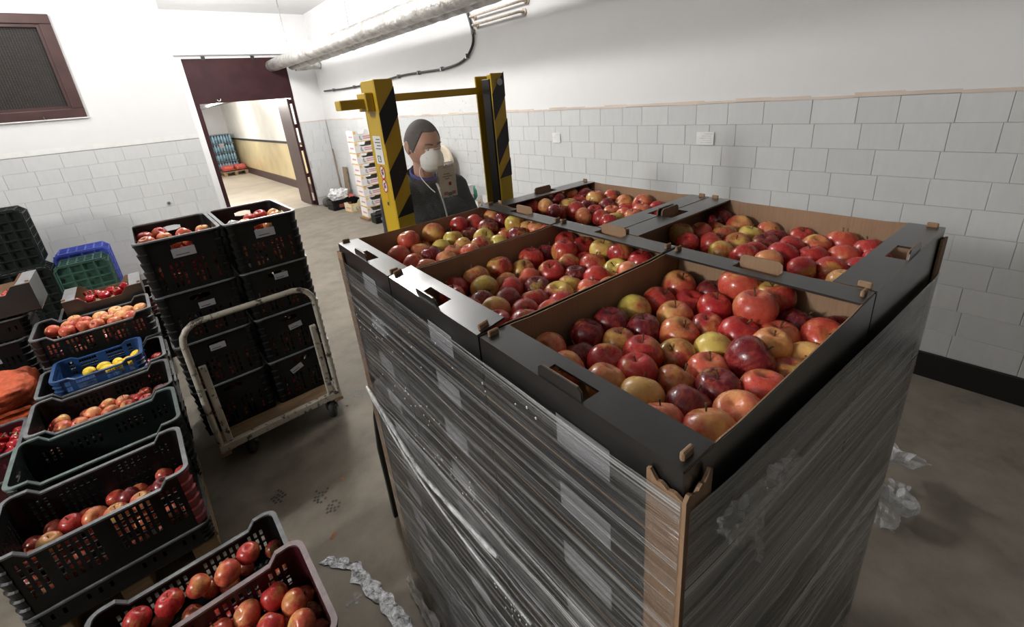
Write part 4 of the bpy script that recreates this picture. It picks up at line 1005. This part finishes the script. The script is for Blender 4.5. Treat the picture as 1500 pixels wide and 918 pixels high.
# crates standing on end with their grid floors showing
def grid_crate(m, label, loc, W=.40, H=.58, D=.30):
    o = thing('grid_crate', label, 'crate', loc, 0, 'crates standing on end by the tiled wall')
    b = MB(); r = .05; bw = .012
    def bar(p, q, a=bw): b.tube([p, q], a/2, 4)
    for k in range(5):
        x = -W/2+.02+(W-.04)*k/4; b.bx(x-bw/2, x+bw/2, -.006, .006, .02, H-.02)
    for k in range(7):
        z = .02+(H-.04)*k/6; b.bx(-W/2+.01, W/2-.01, -.008, .004, z-bw/2, z+bw/2)
    b.obj('grid_floor', m, o)
    b = MB(); pts = [(-W/2+r, .0), (W/2-r, .0), (W/2, r), (W/2, H-r), (W/2-r, H), (-W/2+r, H), (-W/2, H-r), (-W/2, r)]
    n_ = len(pts); inn = [(x*.95, H/2+(z-H/2)*.965) for x, z in pts]
    for yy0, yy1 in ((-.012, .012), (.07, .085), (.14, .155), (.21, .225), (D-.03, D)):
        g = .0 if yy0 < .2 else .006
        vs = [(x*(1+g), y, H/2+(z-H/2)*(1+g)) for y in (yy0, yy1) for x, z in pts]+[(x, y, z) for y in (yy0, yy1) for x, z in inn]
        fs = []
        for i in range(n_):
            j = (i+1) % n_; fs += [(i, j, n_+j, n_+i), (2*n_+j, 2*n_+i, 3*n_+i, 3*n_+j), (j, i, 2*n_+i, 2*n_+j), (n_+i, n_+j, 3*n_+j, 3*n_+i)]
        b.add(vs, fs)
    b.obj('side_bands', m, o)
    b = MB()
    for k in range(6):
        t_ = -W/2+.05+(W-.1)*k/5; b.bx(t_-.006, t_+.006, .012, D-.03, H-.010, H-.002); b.bx(t_-.006, t_+.006, .012, D-.03, .002, .010)
    for k in range(7):
        z = .05+(H-.1)*k/6; b.bx(W/2-.008, W/2-.001, .012, D-.03, z-.006, z+.006); b.bx(-W/2+.001, -W/2+.008, .012, D-.03, z-.006, z+.006)
    b.obj('side_ribs', m, o)
    b = MB(); b.prism([(x*.93, H/2+(z-H/2)*.95) for x, z in pts], 1, .03, .036); b.obj('inner_floor', m, o)
    return o
pp = thing('wooden_pallet', 'wooden pallet under the crates standing on end by the wall', 'pallet', (-1.7, 6.14, 0)); pallet_parts(pp, 1.4, .9, 'x')
grid_crate(M['pgrey'], 'upper black grid crate standing on end, topmost by the wall', (-1.065, 6.2, .145+.59))
grid_crate(M['pgrey'], 'lower black grid crate standing on end beneath the topmost', (-1.05, 6.2, .145))
grid_crate(M['pgrey'], 'black grid crate on end at the frame edge, upper', (-1.50, 6.2, .145+.59)); grid_crate(M['pgrey'], 'black grid crate on end at the frame edge, lower', (-1.49, 6.2, .145))
grid_crate(M['pgrim'], 'green grid crate standing on end behind the pepper carton', (-.635, 6.2, .145), .43, .55)
grid_crate(M['pblue2'], 'bright blue grid crate behind the green one by the wall', (-.63, 6.55, .145), .46, .60)

# hand truck with the two tall stacks
ct = thing('platform_cart', 'chipped cream platform cart with tube handle carrying tall black crates', 'cart', (.29, 2.69, 0))
b = MB(); b.bx(-.34, .34, .03, .90, .152, .170); b.obj('deck', M['ply'], ct)
b = MB(); b.bx(-.35, .355, 0, .035, .15, .196); b.bx(-.35, .355, .90, .93, .14, .19); b.bx(-.352, -.325, .035, .9, .125, .152); b.bx(.328, .355, .035, .9, .125, .152); bevel(b.obj('frame', M['cartpaint'], ct), .004, 1)
hp_ = [(-.335, .018, .14), (-.335, .012, .5), (-.33, 0, .84)]+[(-.33+.10*(1-math.cos(a)), 0, .86+.10*math.sin(a)) for a in (0, .4, .8, 1.2, 1.57)]+[(.235+.10*math.sin(a), 0, .86+.10*math.cos(a)) for a in (0, .4, .8, 1.2, 1.57)]+[(.338, .006, .5), (.34, .018, .14)]
b = MB(); b.tube(hp_, .0165, 12); b.obj('push_handle', M['cartpaint'], ct)
for x in (-.318, .322):
    b = MB(); b.box((x+(.028 if x < 0 else -.028), .02, .42), (.035, .028, .56)); bevel(b.obj('handle_stay', M['cartpaint'], ct), .004, 1)
b = MB(); b.bx(-.352, -.30, -.005, .04, .128, .150); b.bx(.305, .357, -.005, .04, .128, .150); b.obj('wood_block', M['ply'], ct)
for i, (x, y) in enumerate(((-.19, .10), (.29, .055), (-.2, .8), (.28, .8))):
    wl = MB(); wl.lathe([(.02, -.024), (.060, -.024), (.0705, -.015), (.072, 0), (.0705, .015), (.060, .024), (.02, .024)], 22, 0, (0, 0, 0), fn=lambda q, t: Vector((q.z, q.x, q.y)))
    wl.v = [(a*.8+c_*.35+x, c_*.94-a*.35+y, z+.0725) for a, c_, z in wl.v]; wo = wl.obj('wheel', M['rubber'], ct)
    b = MB(); b.bx(x-.035, x+.035, y-.035, y+.035, .145, .152); b.bx(x-.034, x-.03, y-.02, y+.02, .06, .146); b.bx(x+.03, x+.034, y-.02, y+.02, .06, .146); b.cyl((x-.034, y, .0725), (x+.034, y, .0725), .013, 10); b.obj('castor_fork', M['steel'], wo)
HD = .302
deep = crate(.398, .598, HD, 0, (11, 4, .165), (10, 4, .165), 'xy', BP, '', '')
# crate() has x as the long side; here its slotted handle faces look along y
POS = ['bottom', 'second', 'third', 'top']
first = True
for col, x in (('stack beside the fruit rows', .1035), ('stack nearer the striped mast', .505)):
    for k in range(4):
        lb = (f'open top black apple crate on the cart, {col}' if k == 3 else f'black crate on the cart, {POS[k]} from below in the {col}')
        if first: o = deep; o.location = (x, 3.17, .172+k*HD); o['label'] = lb; o['group'] = 'deep black crates on the cart'; first = False
        else: o = put(deep, x, 3.17, .172+k*HD, lb, 'deep black crates on the cart')
        lx, lz, ang = {(0, 3): (.0, .215, 0), (0, 2): (.02, .20, 0), (0, 1): (.0, .235, 0), (1, 3): (.0, .215, 0), (1, 2): (.02, .235, 0), (1, 1): (.02, .19, .1), (1, 0): (-.04, .20, .35)}.get((0 if x < .3 else 1, k), (0, -1, 0))
        if lz > 0:
            big_ = 1.35 if k == 3 else 1
            b = MB(); b.box((lx, -.2885, lz), (.078*big_, .0012, .036*big_), 0, Matrix.Rotation(-ang, 3, 'Y')); lo = b.obj('paper_label', M['label'], o)
            b = MB(); b.box((lx-.008, -.2893, lz-.008*big_), (.045*big_, .0006, .004), 0, Matrix.Rotation(-ang, 3, 'Y')); b.obj('print', M['print'], lo)
            

# fruit in the crates: x, y, z in mm, radius in 0.1 mm, tone
CRATE_FRUIT = """
bigslot:-594,2312,415,426,R -516,2279,415,449,P -656,2259,415,407,W -447,2227,415,449,O -405,2306,415,416,D -362,2232,415,422,O -284,2262,415,443,D
peachy:-665,3197,460,397,Q -649,3114,460,418,P -579,3081,460,379,P -527,3138,460,418,P -516,3042,460,387,P -464,3186,460,392,O -453,3086,460,412,P -394,3156,460,392,O -376,3070,460,398,O -319,3125,460,373,R -292,3055,460,408,R -223,3115,460,398,D
lemoncrate:-206,3591,470,397,R -208,3507,470,418,R
pale:-686,4092,700,426,P -602,4091,700,449,P -578,4193,700,407,A -607,4000,700,449,P -525,4008,700,416,P -519,4089,700,422,P -437,4100,700,443,A -456,3968,700,421,P -398,4025,700,428,P -362,3909,700,401,P -354,4121,700,439,A -326,3988,700,428,A -290,4067,700,417,A -273,3924,700,441,P -214,4039,700,416,A
maroon:-38,1361,430,426,R 8,1291,430,449,Q -118,1363,430,407,P -201,1359,430,449,O -73,1270,430,416,R 5,1206,430,422,O -155,1289,430,443,R -284,1362,430,421,Q
under:-75,1749,290,426,R -155,1719,290,449,O -247,1742,290,407,Q -336,1745,290,449,R -432,1760,290,416,R
cartleft:-35,3363,1315,416,R -33,3187,1315,439,P 50,3238,1315,398,P 144,3211,1315,438,P 241,3209,1315,406,W 144,3035,1315,412,R 62,3028,1315,432,P 245,3018,1315,411,P 38,3412,1315,418,R
cartright:506,3245,1315,416,R 577,3285,1315,439,R 648,3249,1315,398,W 495,3013,1315,438,R 557,2960,1315,406,P 625,3037,1315,412,P 450,3093,1315,432,P 647,3170,1315,411,O
carton:-881,4376,930,397,R -803,4378,930,418,R -819,4506,930,379,R -957,4382,930,418,R -848,4440,930,387,R
peptray:-950,3349,380,426,X -956,3434,380,449,X -877,3443,380,407,X -881,3302,380,449,X -878,3376,380,416,X -878,3224,380,422,X -1024,3380,380,443,X
pepcarton:-489,4494,780,426,X -556,4361,780,449,X -435,4433,780,407,X -398,4361,780,449,X -355,4433,780,416,X -277,4467,780,422,X -320,4360,780,443,X -476,4358,780,421,X -241,4359,780,428,X
lemons:-533,3569,545,357,L -462,3569,545,376,L -392,3566,545,341,L -438,3502,545,376,L -337,3529,545,348,L -301,3585,545,353,L -373,3473,545,371,L -302,3471,545,352,L
"""

CARTFILL = {f'cart{i}{k}': ((-.08, .287) if i == 0 else (.32, .69))+(2.885, 3.455, .185+k*.302, .36+k*.302) for i in (0, 1) for k in (0, 1, 2)}
PLACE = {'bigslot': 'black crate with red corner', 'peachy': 'crate behind the green', 'lemoncrate': 'crate under the lemons', 'pale': 'crate below the peppers', 'maroon': 'maroon crate',
         'under': 'crate behind the maroon', 'cartleft': 'cart stack by the fruit', 'cartright': 'cart stack by the mast', 'carton': 'dark carton', 'peptray': 'tray by the sacks', 'pepcarton': 'black pepper carton', 'lemons': 'small blue crate'}
def lemon_mesh():
    b = MB(); pr = []
    for i in range(15):
        t = math.pi*i/14; r = math.sin(t)**.9*.80; z = -math.cos(t)*1.02
        if i in (0, 14): r = .0005; z *= 1.16
        if i in (1, 13): r = .13; z *= 1.08
        pr.append((r, z))
    b.lathe(pr, 18); return b.mesh('lemon', M['lemon'])
LEM = lemon_mesh()
def pepper_mesh(seed):
    b = MB(); rng = random.Random(seed); ph = rng.uniform(0, 6); pr = []
    for i in range(19):
        t = i/18; z = -1.0+2.0*t; r = (math.sin(math.pi*min(1, .06+.94*t**.8))**.55)*(.60+.34*t)
        if t > .86: z -= (t-.86)*2.9
        if i == 0: r = .0005; z = -.93
        if i == 18: r = .06
        pr.append((max(r, .0005), z))
    b.lathe(pr, 28, fn=lambda q, t: Vector((q.x*(1+.13*math.cos(4*t+ph)), q.y*(1+.13*math.cos(4*t+ph)), q.z))); return b.mesh('pepper', M['pepper'])
PEP = [pepper_mesh(s) for s in range(3)]
b = MB(); b.lathe([(.22, .58), (.13, .64), (.08, .74), (.07, .95), (.10, 1.08), (.0005, 1.10)], 10); PSTALK = b.mesh('stalk', M['peppergreen'])
fill = MB()
FB = {'bigslot': (-.77, -.18, 2.115, 2.485, .253, .385), 'peachy': (-.755, -.165, 2.985, 3.355, .352, .44), 'lemoncrate': (-.755, -.165, 3.415, 3.785, .352, .43), 'pale': (-.755, -.165, 3.855, 4.225, .552, .68), 'maroon': (-.515, .075, 1.035, 1.405, .253, .385),
      'under': (-.545, .045, 1.465, 1.835, .152, .27), 'cartleft': (-.08, .287, 2.885, 3.455, 1.085, 1.30), 'cartright': (.32, .69, 2.885, 3.455, 1.085, 1.30)}
for line in CRATE_FRUIT.strip().split('\n'):
    key, rest_ = line.split(':'); q = [e.split(',') for e in rest_.split()]
    pts = [Vector((int(e[0])/1000, int(e[1])/1000, int(e[2])/1000)) for e in q]
    lab = rows_label(pts, 2 if len(pts) > 5 else 1)
    for i, e in enumerate(q):
        r, k = lab[i]; R_ = int(e[3])/10000; pos = f'{ORD[k]} from left in {ORD[r]} row of the {PLACE[key]}'
        if e[4] == 'L':
            o = mobj('lemon', LEM); o.location = pts[i]; o.scale = (R_*1.02,)*3; o.rotation_euler = (math.pi/2+arng.uniform(-.3, .3), 0, arng.uniform(0, 6)); tag(o, f'yellow lemon, {pos}', 'lemon', 'lemons in the blue crate')
        elif e[4] == 'X':
            o = mobj('bell_pepper', PEP[i % 3]); o.location = pts[i]; o.scale = (R_*.95,)*3; o.rotation_euler = (arng.choice((1.3, -.3, .8, -1.0)), arng.uniform(-.5, .5), arng.uniform(0, 6)); tag(o, f'red bell pepper, {pos}', 'pepper', 'peppers in the '+PLACE[key]); mobj('stalk', PSTALK, o)
        else: put_apple(pts[i], R_, e[4], f'{TONE[e[4]][1]} apple, {pos}', 'apples in the '+PLACE[key], True)
    if key in FB:   # the fruit below, seen through the slots
        x0, x1, y0, y1, z0, z1 = FB[key]; r = .036; placed = [(p, int(e[3])/10000) for p, e in zip(pts, q)]
        fm = MB(); prf = [(a*r, z*r) for a, z in apple_profile()[::2]]
        for layer in range(max(1, int((z1-z0)/.066))):
            for _ in range(160):
                p = Vector((hr.uniform(x0+r, x1-r), hr.uniform(y0+r, y1-r), z0+r+layer*.060))
                if _ % 3: p[_ % 2] = ((x0+r, y0+r)[_ % 2] if _ % 4 < 2 else (x1-r, y1-r)[_ % 2])
                if all((p-a).length > .95*(r+ra) for a, ra in placed):
                    placed.append((p, r)); RR = Matrix.Rotation(hr.uniform(0, 6), 3, 'Z') @ Matrix.Rotation(hr.uniform(0, 2), 3, 'X'); fm.lathe(prf, 11, 0, p, fn=lambda v_, t: RR @ v_)
        ho = fm.obj('apple_heap', M['appleheap']); ho['kind'] = 'stuff'; tag(ho, f'lower apples seen through the slots of the {PLACE[key]}', 'apples')
for key, (x0, x1, y0, y1, z0, z1) in CARTFILL.items():
    r = .037; fm = MB(); prf = [(a*r, z*r) for a, z in apple_profile()[::3]]; n_ = 0; placed = []
    for layer in range(3):
        for _ in range(90):
            p = Vector((hr.uniform(x0+r, x1-r), y0+r if _ % 3 else hr.uniform(y0+r, y1-r), z0+r+layer*.066))
            if all((p-a).length > .068 for a in placed): placed.append(p); RR = Matrix.Rotation(hr.uniform(0, 6), 3, 'Z') @ Matrix.Rotation(hr.uniform(0, 2), 3, 'X'); fm.lathe(prf, 9, 0, p, fn=lambda v_, t: RR @ v_)
    ho = fm.obj('apple_heap', M['appleheap']); ho['kind'] = 'stuff'; tag(ho, f"apples inside the {('bottom', 'second', 'third')[int(key[5])]} cart crate, {'fruit side' if key[4] == '0' else 'mast side'} stack", 'apples')
# white plastic bag in the top crate by the mast
b = crumple(14, 8, lambda s, t: (.055*math.cos(6.28*s)*math.sin(.2+2.7*t), .055*math.sin(6.28*s)*math.sin(.2+2.7*t), .045*-math.cos(.2+2.7*t)), .012, 3); o = b.obj('plastic_bag', M['bag']); o.location = (.375, 2.99, 1.335); tag(o, 'small white plastic bag tucked in the top cart crate', 'bag')

# cardboard trays of peppers and dark apples
def tray(L, W, H, label, loc, rz=0):
    o = thing('cardboard_tray', label, 'carton', loc, rz); t = .004; l, w_ = L/2, W/2
    b = MB(); b.bx(-l, l, -w_, w_, 0, .005); b.obj('tray_floor', M['kraft'], o)
    prof = [(-l, 0), (l, 0), (l, H), (l-.09, H), (l-.13, H-.05), (-l+.13, H-.05), (-l+.09, H), (-l, H)]
    for s in (-1, 1):
        b = MB(); b.prism(prof, 1, s*(w_-.002), s*w_, 0); b.prism([(max(-l+.003, min(l-.003, x)), z+.001) for x, z in prof], 1, s*(w_-t), s*(w_-.002), 1); b.obj('side_wall', [M['black'], M['kraft']], o)
        b = MB(); b.bx(min(s*l, s*(l-.002)), max(s*l, s*(l-.002)), -w_+t, w_-t, .005, H); x0, x1 = sorted((s*(l-.002), s*(l-t))); b.bx(x0, x1, -w_+t, w_-t, .005, H, 1); b.obj('end_wall', [M['black'], M['kraft']], o)
        b = MB(); x0, x1 = sorted((s*l, s*(l-.07))); b.bx(x0, x1, -w_+.003, w_-.003, H, H+.004); fl = b.obj('end_flap', M['label'] if False else simple('grey_card', (.20, .20, .205), .5), o)
        b = MB(); b.box((s*(l-.012), -w_+.03, H+.010), (.02, .012, .014)); b.obj('corner_tab', M['kraft'], fl)
    return o
put(cK, -.40, 4.475, .144, 'bottom black crate under the red pepper carton', 'crates beneath the pepper carton'); put(cK, -.40, 4.475, .344, 'upper black crate under the red pepper carton', 'crates beneath the pepper carton')
put(cT, -.40, 4.475, .544, 'shallow grey rimmed tray directly beneath the pepper carton', 'crates beneath the pepper carton')
tray(.45, .36, .13, 'black cardboard tray of red peppers before the green grid crate', (-.395, 4.475, .688))
tray(.58, .38, .20, 'black cardboard carton of dark red apples before the black grid crates', (-1.01, 4.50, .81))
cU = crate(.56, .38, .14, 0, (14, 1, .09), (8, 1, .09), '', BP, 'shallow black tray beneath the dark apple carton', 'crates beneath the pepper carton'); cU.location = (-1.08, 4.50, .65)

# orange net sacks of onions
def sack(L, W, H, label, loc, seed, mm, group):
    o = thing('net_sack', label, 'sack', loc, 0, group); rng = random.Random(seed)
    lumps = [Vector((rng.uniform(-1, 1), rng.uniform(-1, 1), rng.uniform(-.2, 1))) for _ in range(150)]
    def f(s, t):
        a = 2*math.pi*s; e = -math.pi/2+math.pi*t
        d = Vector((math.cos(e)*math.cos(a), math.cos(e)*math.sin(a), math.sin(e)))
        sq = lambda v: math.copysign(abs(v)**.55, v)
        q = Vector((sq(d.x), sq(d.y), sq(d.z))); k = max(math.exp(-((q-p).length/.17)**2) for p in lumps)
        return (q.x*L/2*(.97+.06*k), q.y*W/2*(.94+.12*k), max(0, H/2+q.z*H/2*(.78+.27*k)))
    b = MB(); b.grid(80, 40, f); b.obj('net_bag', mm, o)
    b = MB(); b.grid(30, 3, lambda s, t: (-L*.45+L*.9*s, -W*.52-.006+.004*math.sin(s*40), H*.18+t*.02+.006*math.sin(s*9))); b.obj('seam', mm, o); return o
sack(.62, .42, .125, 'orange net sack of onions, lower of the pair', (-1.10, 3.79, .285), 1, M['sack'], 'orange onion sacks')
sack(.60, .42, .20, 'orange net sack of onions, on top of the other', (-1.09, 3.79, .405), 2, M['sack'], 'orange onion sacks')

# ------------------------------------------------------------------ far end of the room
def fruit_box(L, W, H, label, loc, rz, group=None, col='wbox'):
    o = thing('fruit_box', label, 'box', loc, rz, group); t = .005; l, w_ = L/2, W/2
    b = MB(); b.bx(-l, l, -w_, w_, 0, .006); b.obj('box_floor', M['kraft'], o)
    fr = [(-l, 0), (l, 0), (l, H), (l-.07, H), (l-.11, H*.62), (-l+.11, H*.62), (-l+.07, H), (-l, H)]
    for s in (-1, 1):
        b = MB(); b.prism(fr, 1, s*(w_-t), s*w_, 0); fw_ = b.obj('front_panel', [M[col]], o)
        if s < 0:
            b = MB(); b.bx(-l+.012, -l+.05, -w_-.001, -w_, H*.7, H-.012, 0); b.bx(-l+.0, l, -w_-.001, -w_, 0, .012, 0)
            b.bx(-.035, .13, -w_-.001, -w_, H*.40, H*.50, 1); b.bx(-.03, .10, -w_-.001, -w_, H*.24, H*.33, 1)
            b.tube([(-.075+.022*math.cos(a*.5), -w_-.0006, H*.36+.03*math.sin(a*.5)) for a in range(3, 12)], .004, 5, 2); b.tube([(-.09, -w_-.0006, H*.55), (-.065, -w_-.0006, H*.14)], .004, 5, 2)
            b.obj('print', [M['wboxor'], M['wboxred'], M['greyprint']], fw_)
        b = MB(); b.bx(min(s*l, s*(l-t)), max(s*l, s*(l-t)), -w_+t, w_-t, .006, H-.002); ew = b.obj('end_panel', M[col], o)
        if s < 0:
            b = MB(); b.bx(-l-.001, -l, -w_+.02, w_-.02, .004, .020, 0); b.bx(-l-.001, -l, -w_+.05, w_-.08, H*.4, H*.55, 1); b.obj('print', [M['wboxor'], M['wboxred']], ew)
    return o
for k in range(8):
    fruit_box(.40, .30, .188, f'white printed fruit box, {ORD[k]} from the floor in the tall stack' if k else 'bottom white box of the tall stack behind the black case', (3.22+.006*((k*5) % 3)-.006*k*.0, 7.76+.006*((k*7) % 3), .05+k*.1895), .06*((k*3) % 3-1)*.5, 'white fruit boxes in the tall stack')
b = MB(); b.bx(2.98, 3.45, 7.58, 7.94, 0, .048); tag(b.obj('low_platform', M['ply']), 'low wooden platform under the tall stack of white boxes', 'platform')
o = thing('tool_case', 'small black case with white label at the foot of the white boxes', 'case', (3.12, 7.36, 0))
b = MB(); b.bx(-.13, .13, -.10, .10, 0, .17); bevel(b.obj('case_body', M['pblack'], o), .015, 2); b = MB(); b.bx(-.13, .13, -.103, .103, .12, .126); b.obj('lid_seam', M['prim'], o)
b = MB(); b.bx(-.03, .02, -.1025, -.1005, .05, .10); b.obj('label', M['label'], o); b = MB(); b.tube([(-.06, 0, .17), (-.06, 0, .2), (.06, 0, .2), (.06, 0, .17)], .01, 8); b.obj('handle', M['pblack'], o)
# corner clutter
o = thing('broom', 'wooden broom handle leaning in the far corner', 'broom', (3.40, 9.80, 0)); b = MB(); b.tube([(.0, -.05, .12), (.06, .18, 1.14)], .014, 8); b.obj('broom_handle', M['broomwood'], o); b = MB(); b.box((0, -.06, .07), (.10, .34, .12)); bevel(b.obj('broom_head', M['sack'], o), .02, 2)
b = MB(); b.box((0, 0, .39), (.035, .17, .78), 0, Matrix.Rotation(.07, 3, 'Y')); o = b.obj('wood_plank', M['broomwood']); o.location = (3.42, 9.46, .004); tag(o, 'short weathered plank leaning against the white wall by the broom', 'plank')
cF = crate(.52, .36, .20, 0, (12, 1, .12), (8, 1, .12), '', (M['pblack'], M['pblack']), 'dark crate holding a white bag below the broom'); cF.location = (3.16, 9.25, 0); cF.rotation_euler = (0, 0, .05)
b = MB(); b.bx(-.13, .13, -.171, -.1695, .05, .12); b.obj('red_panel', simple('red_brown_panel', (.20, .05, .035), .6), cF)
b = crumple(24, 12, lambda s, t: (.20*math.cos(6.28*s)*math.sin(.2+2.5*t), .14*math.sin(6.28*s)*math.sin(.2+2.5*t), .10-.12*math.cos(.2+2.7*t)), .04, 5); b.v = [(x, y, max(-.06, z)) for x, y, z in b.v]; o = b.obj('plastic_bag', M['bag']); o.location = (3.12, 9.25, .19); tag(o, 'crumpled white plastic bag bulging from the dark corner crate', 'bag')
b = crumple(10, 6, lambda s, t: (-.07+.14*s, -.08+.16*t, .05*math.sin(3.1*s)*math.sin(3.1*t)), .012, 6); o = b.obj('red_cloth', M['redsack']); o.location = (3.36, 9.22, .21); tag(o, 'small red cloth lying on the dark corner crate', 'cloth')
fruit_box(.38, .28, .17, 'cream box with yellow print on the floor before the dark crate', (3.27, 8.74, 0), .1, None, 'yellowbox')
b = MB(); b.sph((0, 0, .09), (.10, .08, .11), 14); b.v = [(x, y, max(0, z)) for x, y, z in b.v]; o = b.obj('dark_bundle', M['hair']); o.location = (3.02, 9.72, 0); tag(o, 'small dark bundle on the floor beside the door frame', 'bundle')
# behind the man
o = thing('padded_board', 'beige oval padded board leaning against the tiles behind the man', 'board', (3.36, 5.40, 0))
ov = [(math.cos(a)*.20, 1.12+.21*math.sin(a)) for a in [math.pi*k/10 for k in range(11)]]+[(-.20, .02), (.20, .02)]
b = MB(); b.prism(ov, 0, -.02, .03); q = b.obj('board_pad', M['chairpad'], o); bevel(q, .012, 2)
b = MB(); b.tube([(.005, y, z) for y, z in ov], .028, 10, closed=True); b.obj('board_rim', M['chairrim'], o)
tb = thing('side_table', 'low wooden table with white cartons behind the man', 'table', (3.10, 4.68, 0))
b = MB(); b.bx(-.35, .32, -.42, .42, .60, .63); b.obj('table_top', M['ply'], tb)
for sx in (-.31, .28):
    for sy in (-.38, .38): b = MB(); b.bx(sx-.02, sx+.02, sy-.02, sy+.02, 0, .60); b.obj('leg', M['ply'], tb)
fruit_box(.40, .30, .13, 'white printed box on the low table behind the man', (3.05, 4.76, .631), -.2, 'boxes on the low table'); fruit_box(.40, .30, .13, 'second white printed box on top of the one behind the man', (3.06, 4.77, .762), -.15, 'boxes on the low table')
fruit_box(.30, .24, .12, 'smaller white box at the nearer end of the low table', (3.2, 4.42, .631), .1, 'boxes on the low table')
b = MB(); b.lathe([(.0005, 0), (.035, 0), (.035, .16), (.014, .20), (.014, .23), (.0005, .23)], 14); o = b.obj('green_bottle', simple('green_plastic_bottle', (.08, .42, .30), .3)); o.location = (3.30, 4.66, .631); tag(o, 'small green bottle on the low table near the right mast post', 'bottle')
# corridor goods
pp = thing('wooden_pallet', 'wooden pallet with red sacks far down the corridor', 'pallet', (2.56, 18.9, 0)); pallet_parts(pp, .8, .7, 'x')
for i, (x, lb, L) in enumerate(((2.78, 'red net sack on the corridor pallet, beside the column', .42), (3.18, 'red net sack on the corridor pallet, by the yellow wall', .38))): sack(L, .5, .22, lb, (x, 19.25, .146), 5+i, M['redsack'], 'red sacks in the corridor')
wp = thing('water_pallet', 'tall wrapped stack of blue water bottles down the corridor', 'bottles', (2.86, 20.2, 0))
b = MB(); b.bx(-.42, .42, -.4, .4, 0, .14); b.obj('pallet_base', M['pallet'], wp)
for k in range(4):
    b = MB()
    for i in range(9):
        for j in (0, 1):
            b.lathe([(.0005, 0), (.044, 0), (.044, .20), (.018, .27), (.018, .30)], 8, 0, (-.37+i*.092, -.35+j*.09, .14+k*.325))
    b.bx(-.42, .42, -.20, .4, .14+k*.325, .14+k*.325+.3); b.bx(-.43, .43, -.42, .42, .14+k*.325+.30, .14+k*.325+.312, 1)
    q = b.obj('bottle_layer', [M['water'], M['label']], wp); q['kind'] = 'stuff'
b = MB(); b.bx(-.06, .10, -.428, -.425, .95, 1.12); b.obj('paper_label', M['label'], wp)

# ------------------------------------------------------------------ marks and scraps on the floor
def tapef(s, t):
    pts = [(.165, 1.76), (.20, 1.71), (.25, 1.64), (.262, 1.55), (.275, 1.47), (.292, 1.38), (.30, 1.29), (.31, 1.2), (.335, 1.12)]
    k = s*(len(pts)-1); i = min(int(k), len(pts)-2); f_ = k-i
    x = pts[i][0]+(pts[i+1][0]-pts[i][0])*f_; y = pts[i][1]+(pts[i+1][1]-pts[i][1])*f_
    wd = .034*(.7+.7*abs(noise.noise(Vector((s*7, t, 2))))); return (x+(t-.5)*2*wd+.02*noise.noise(Vector((s*16, t*2, 5))), y+.01*noise.noise(Vector((s*20, t*3, 1))), .004+.005*abs(noise.noise(Vector((s*26, t*6, 3)))))
b = MB(); b.grid(90, 10, tapef, 0, False); tag(b.obj('floor_tape', M['tape']), 'strip of crumpled silvery tape peeling off the floor', 'tape')
def tread(label, x, y, rz, n=5):
    o = thing('shoe_print', label, 'shoe print', (x, y, .0), rz, 'wet shoe prints'); b = MB(); rng = random.Random(int(x*1000))
    for i in range(n):
        for j in range(4):
            if rng.random() < .22: continue
            cx, cy = (j-1.5)*.018+rng.uniform(-.003, .003), (i-n/2)*.02+rng.uniform(-.003, .003)
            if abs(cx) > .034-.004*abs(i-n/2)+.003: continue
            b.box((cx, cy, .0006), (.012, .013, .0008), 0, Matrix.Rotation(rng.uniform(-.7, .7), 3, 'Z'))
    b.obj('tread_marks', M['mud'], o)
tread('dark shoe print on the floor below the cart wheel', .105, 2.31, .3); tread('dark shoe print further along, towards the film load, upper', .283, 2.145, -.5); tread('dark shoe print lower beside the other near the load', .312, 2.03, -.5, 4); tread('dark shoe print beside the cart at its wheel', .80, 2.85, -.6, 4); tread('faint shoe print above the silvery tape', .20, 1.50, -.1, 3)
for i, (x, y, lb) in enumerate(((.245, 1.85, 'dry brown leaf scrap on the floor above the silvery tape'), (.41, 2.16, 'tiny orange scrap on the floor by the film load'), (.68, 2.78, 'tiny brown crumb beside the cart wheel'))):
    b = MB(); b.grid(4, 3, lambda s, t: ((s-.5)*.03*(1.4-i*.4), (t-.5)*.016, .002+.006*math.sin(s*3)*t)); o = b.obj('leaf_scrap', M['scrap']); o.location = (x, y, 0); o.rotation_euler = (0, 0, .6+i); tag(o, lb, 'scrap')
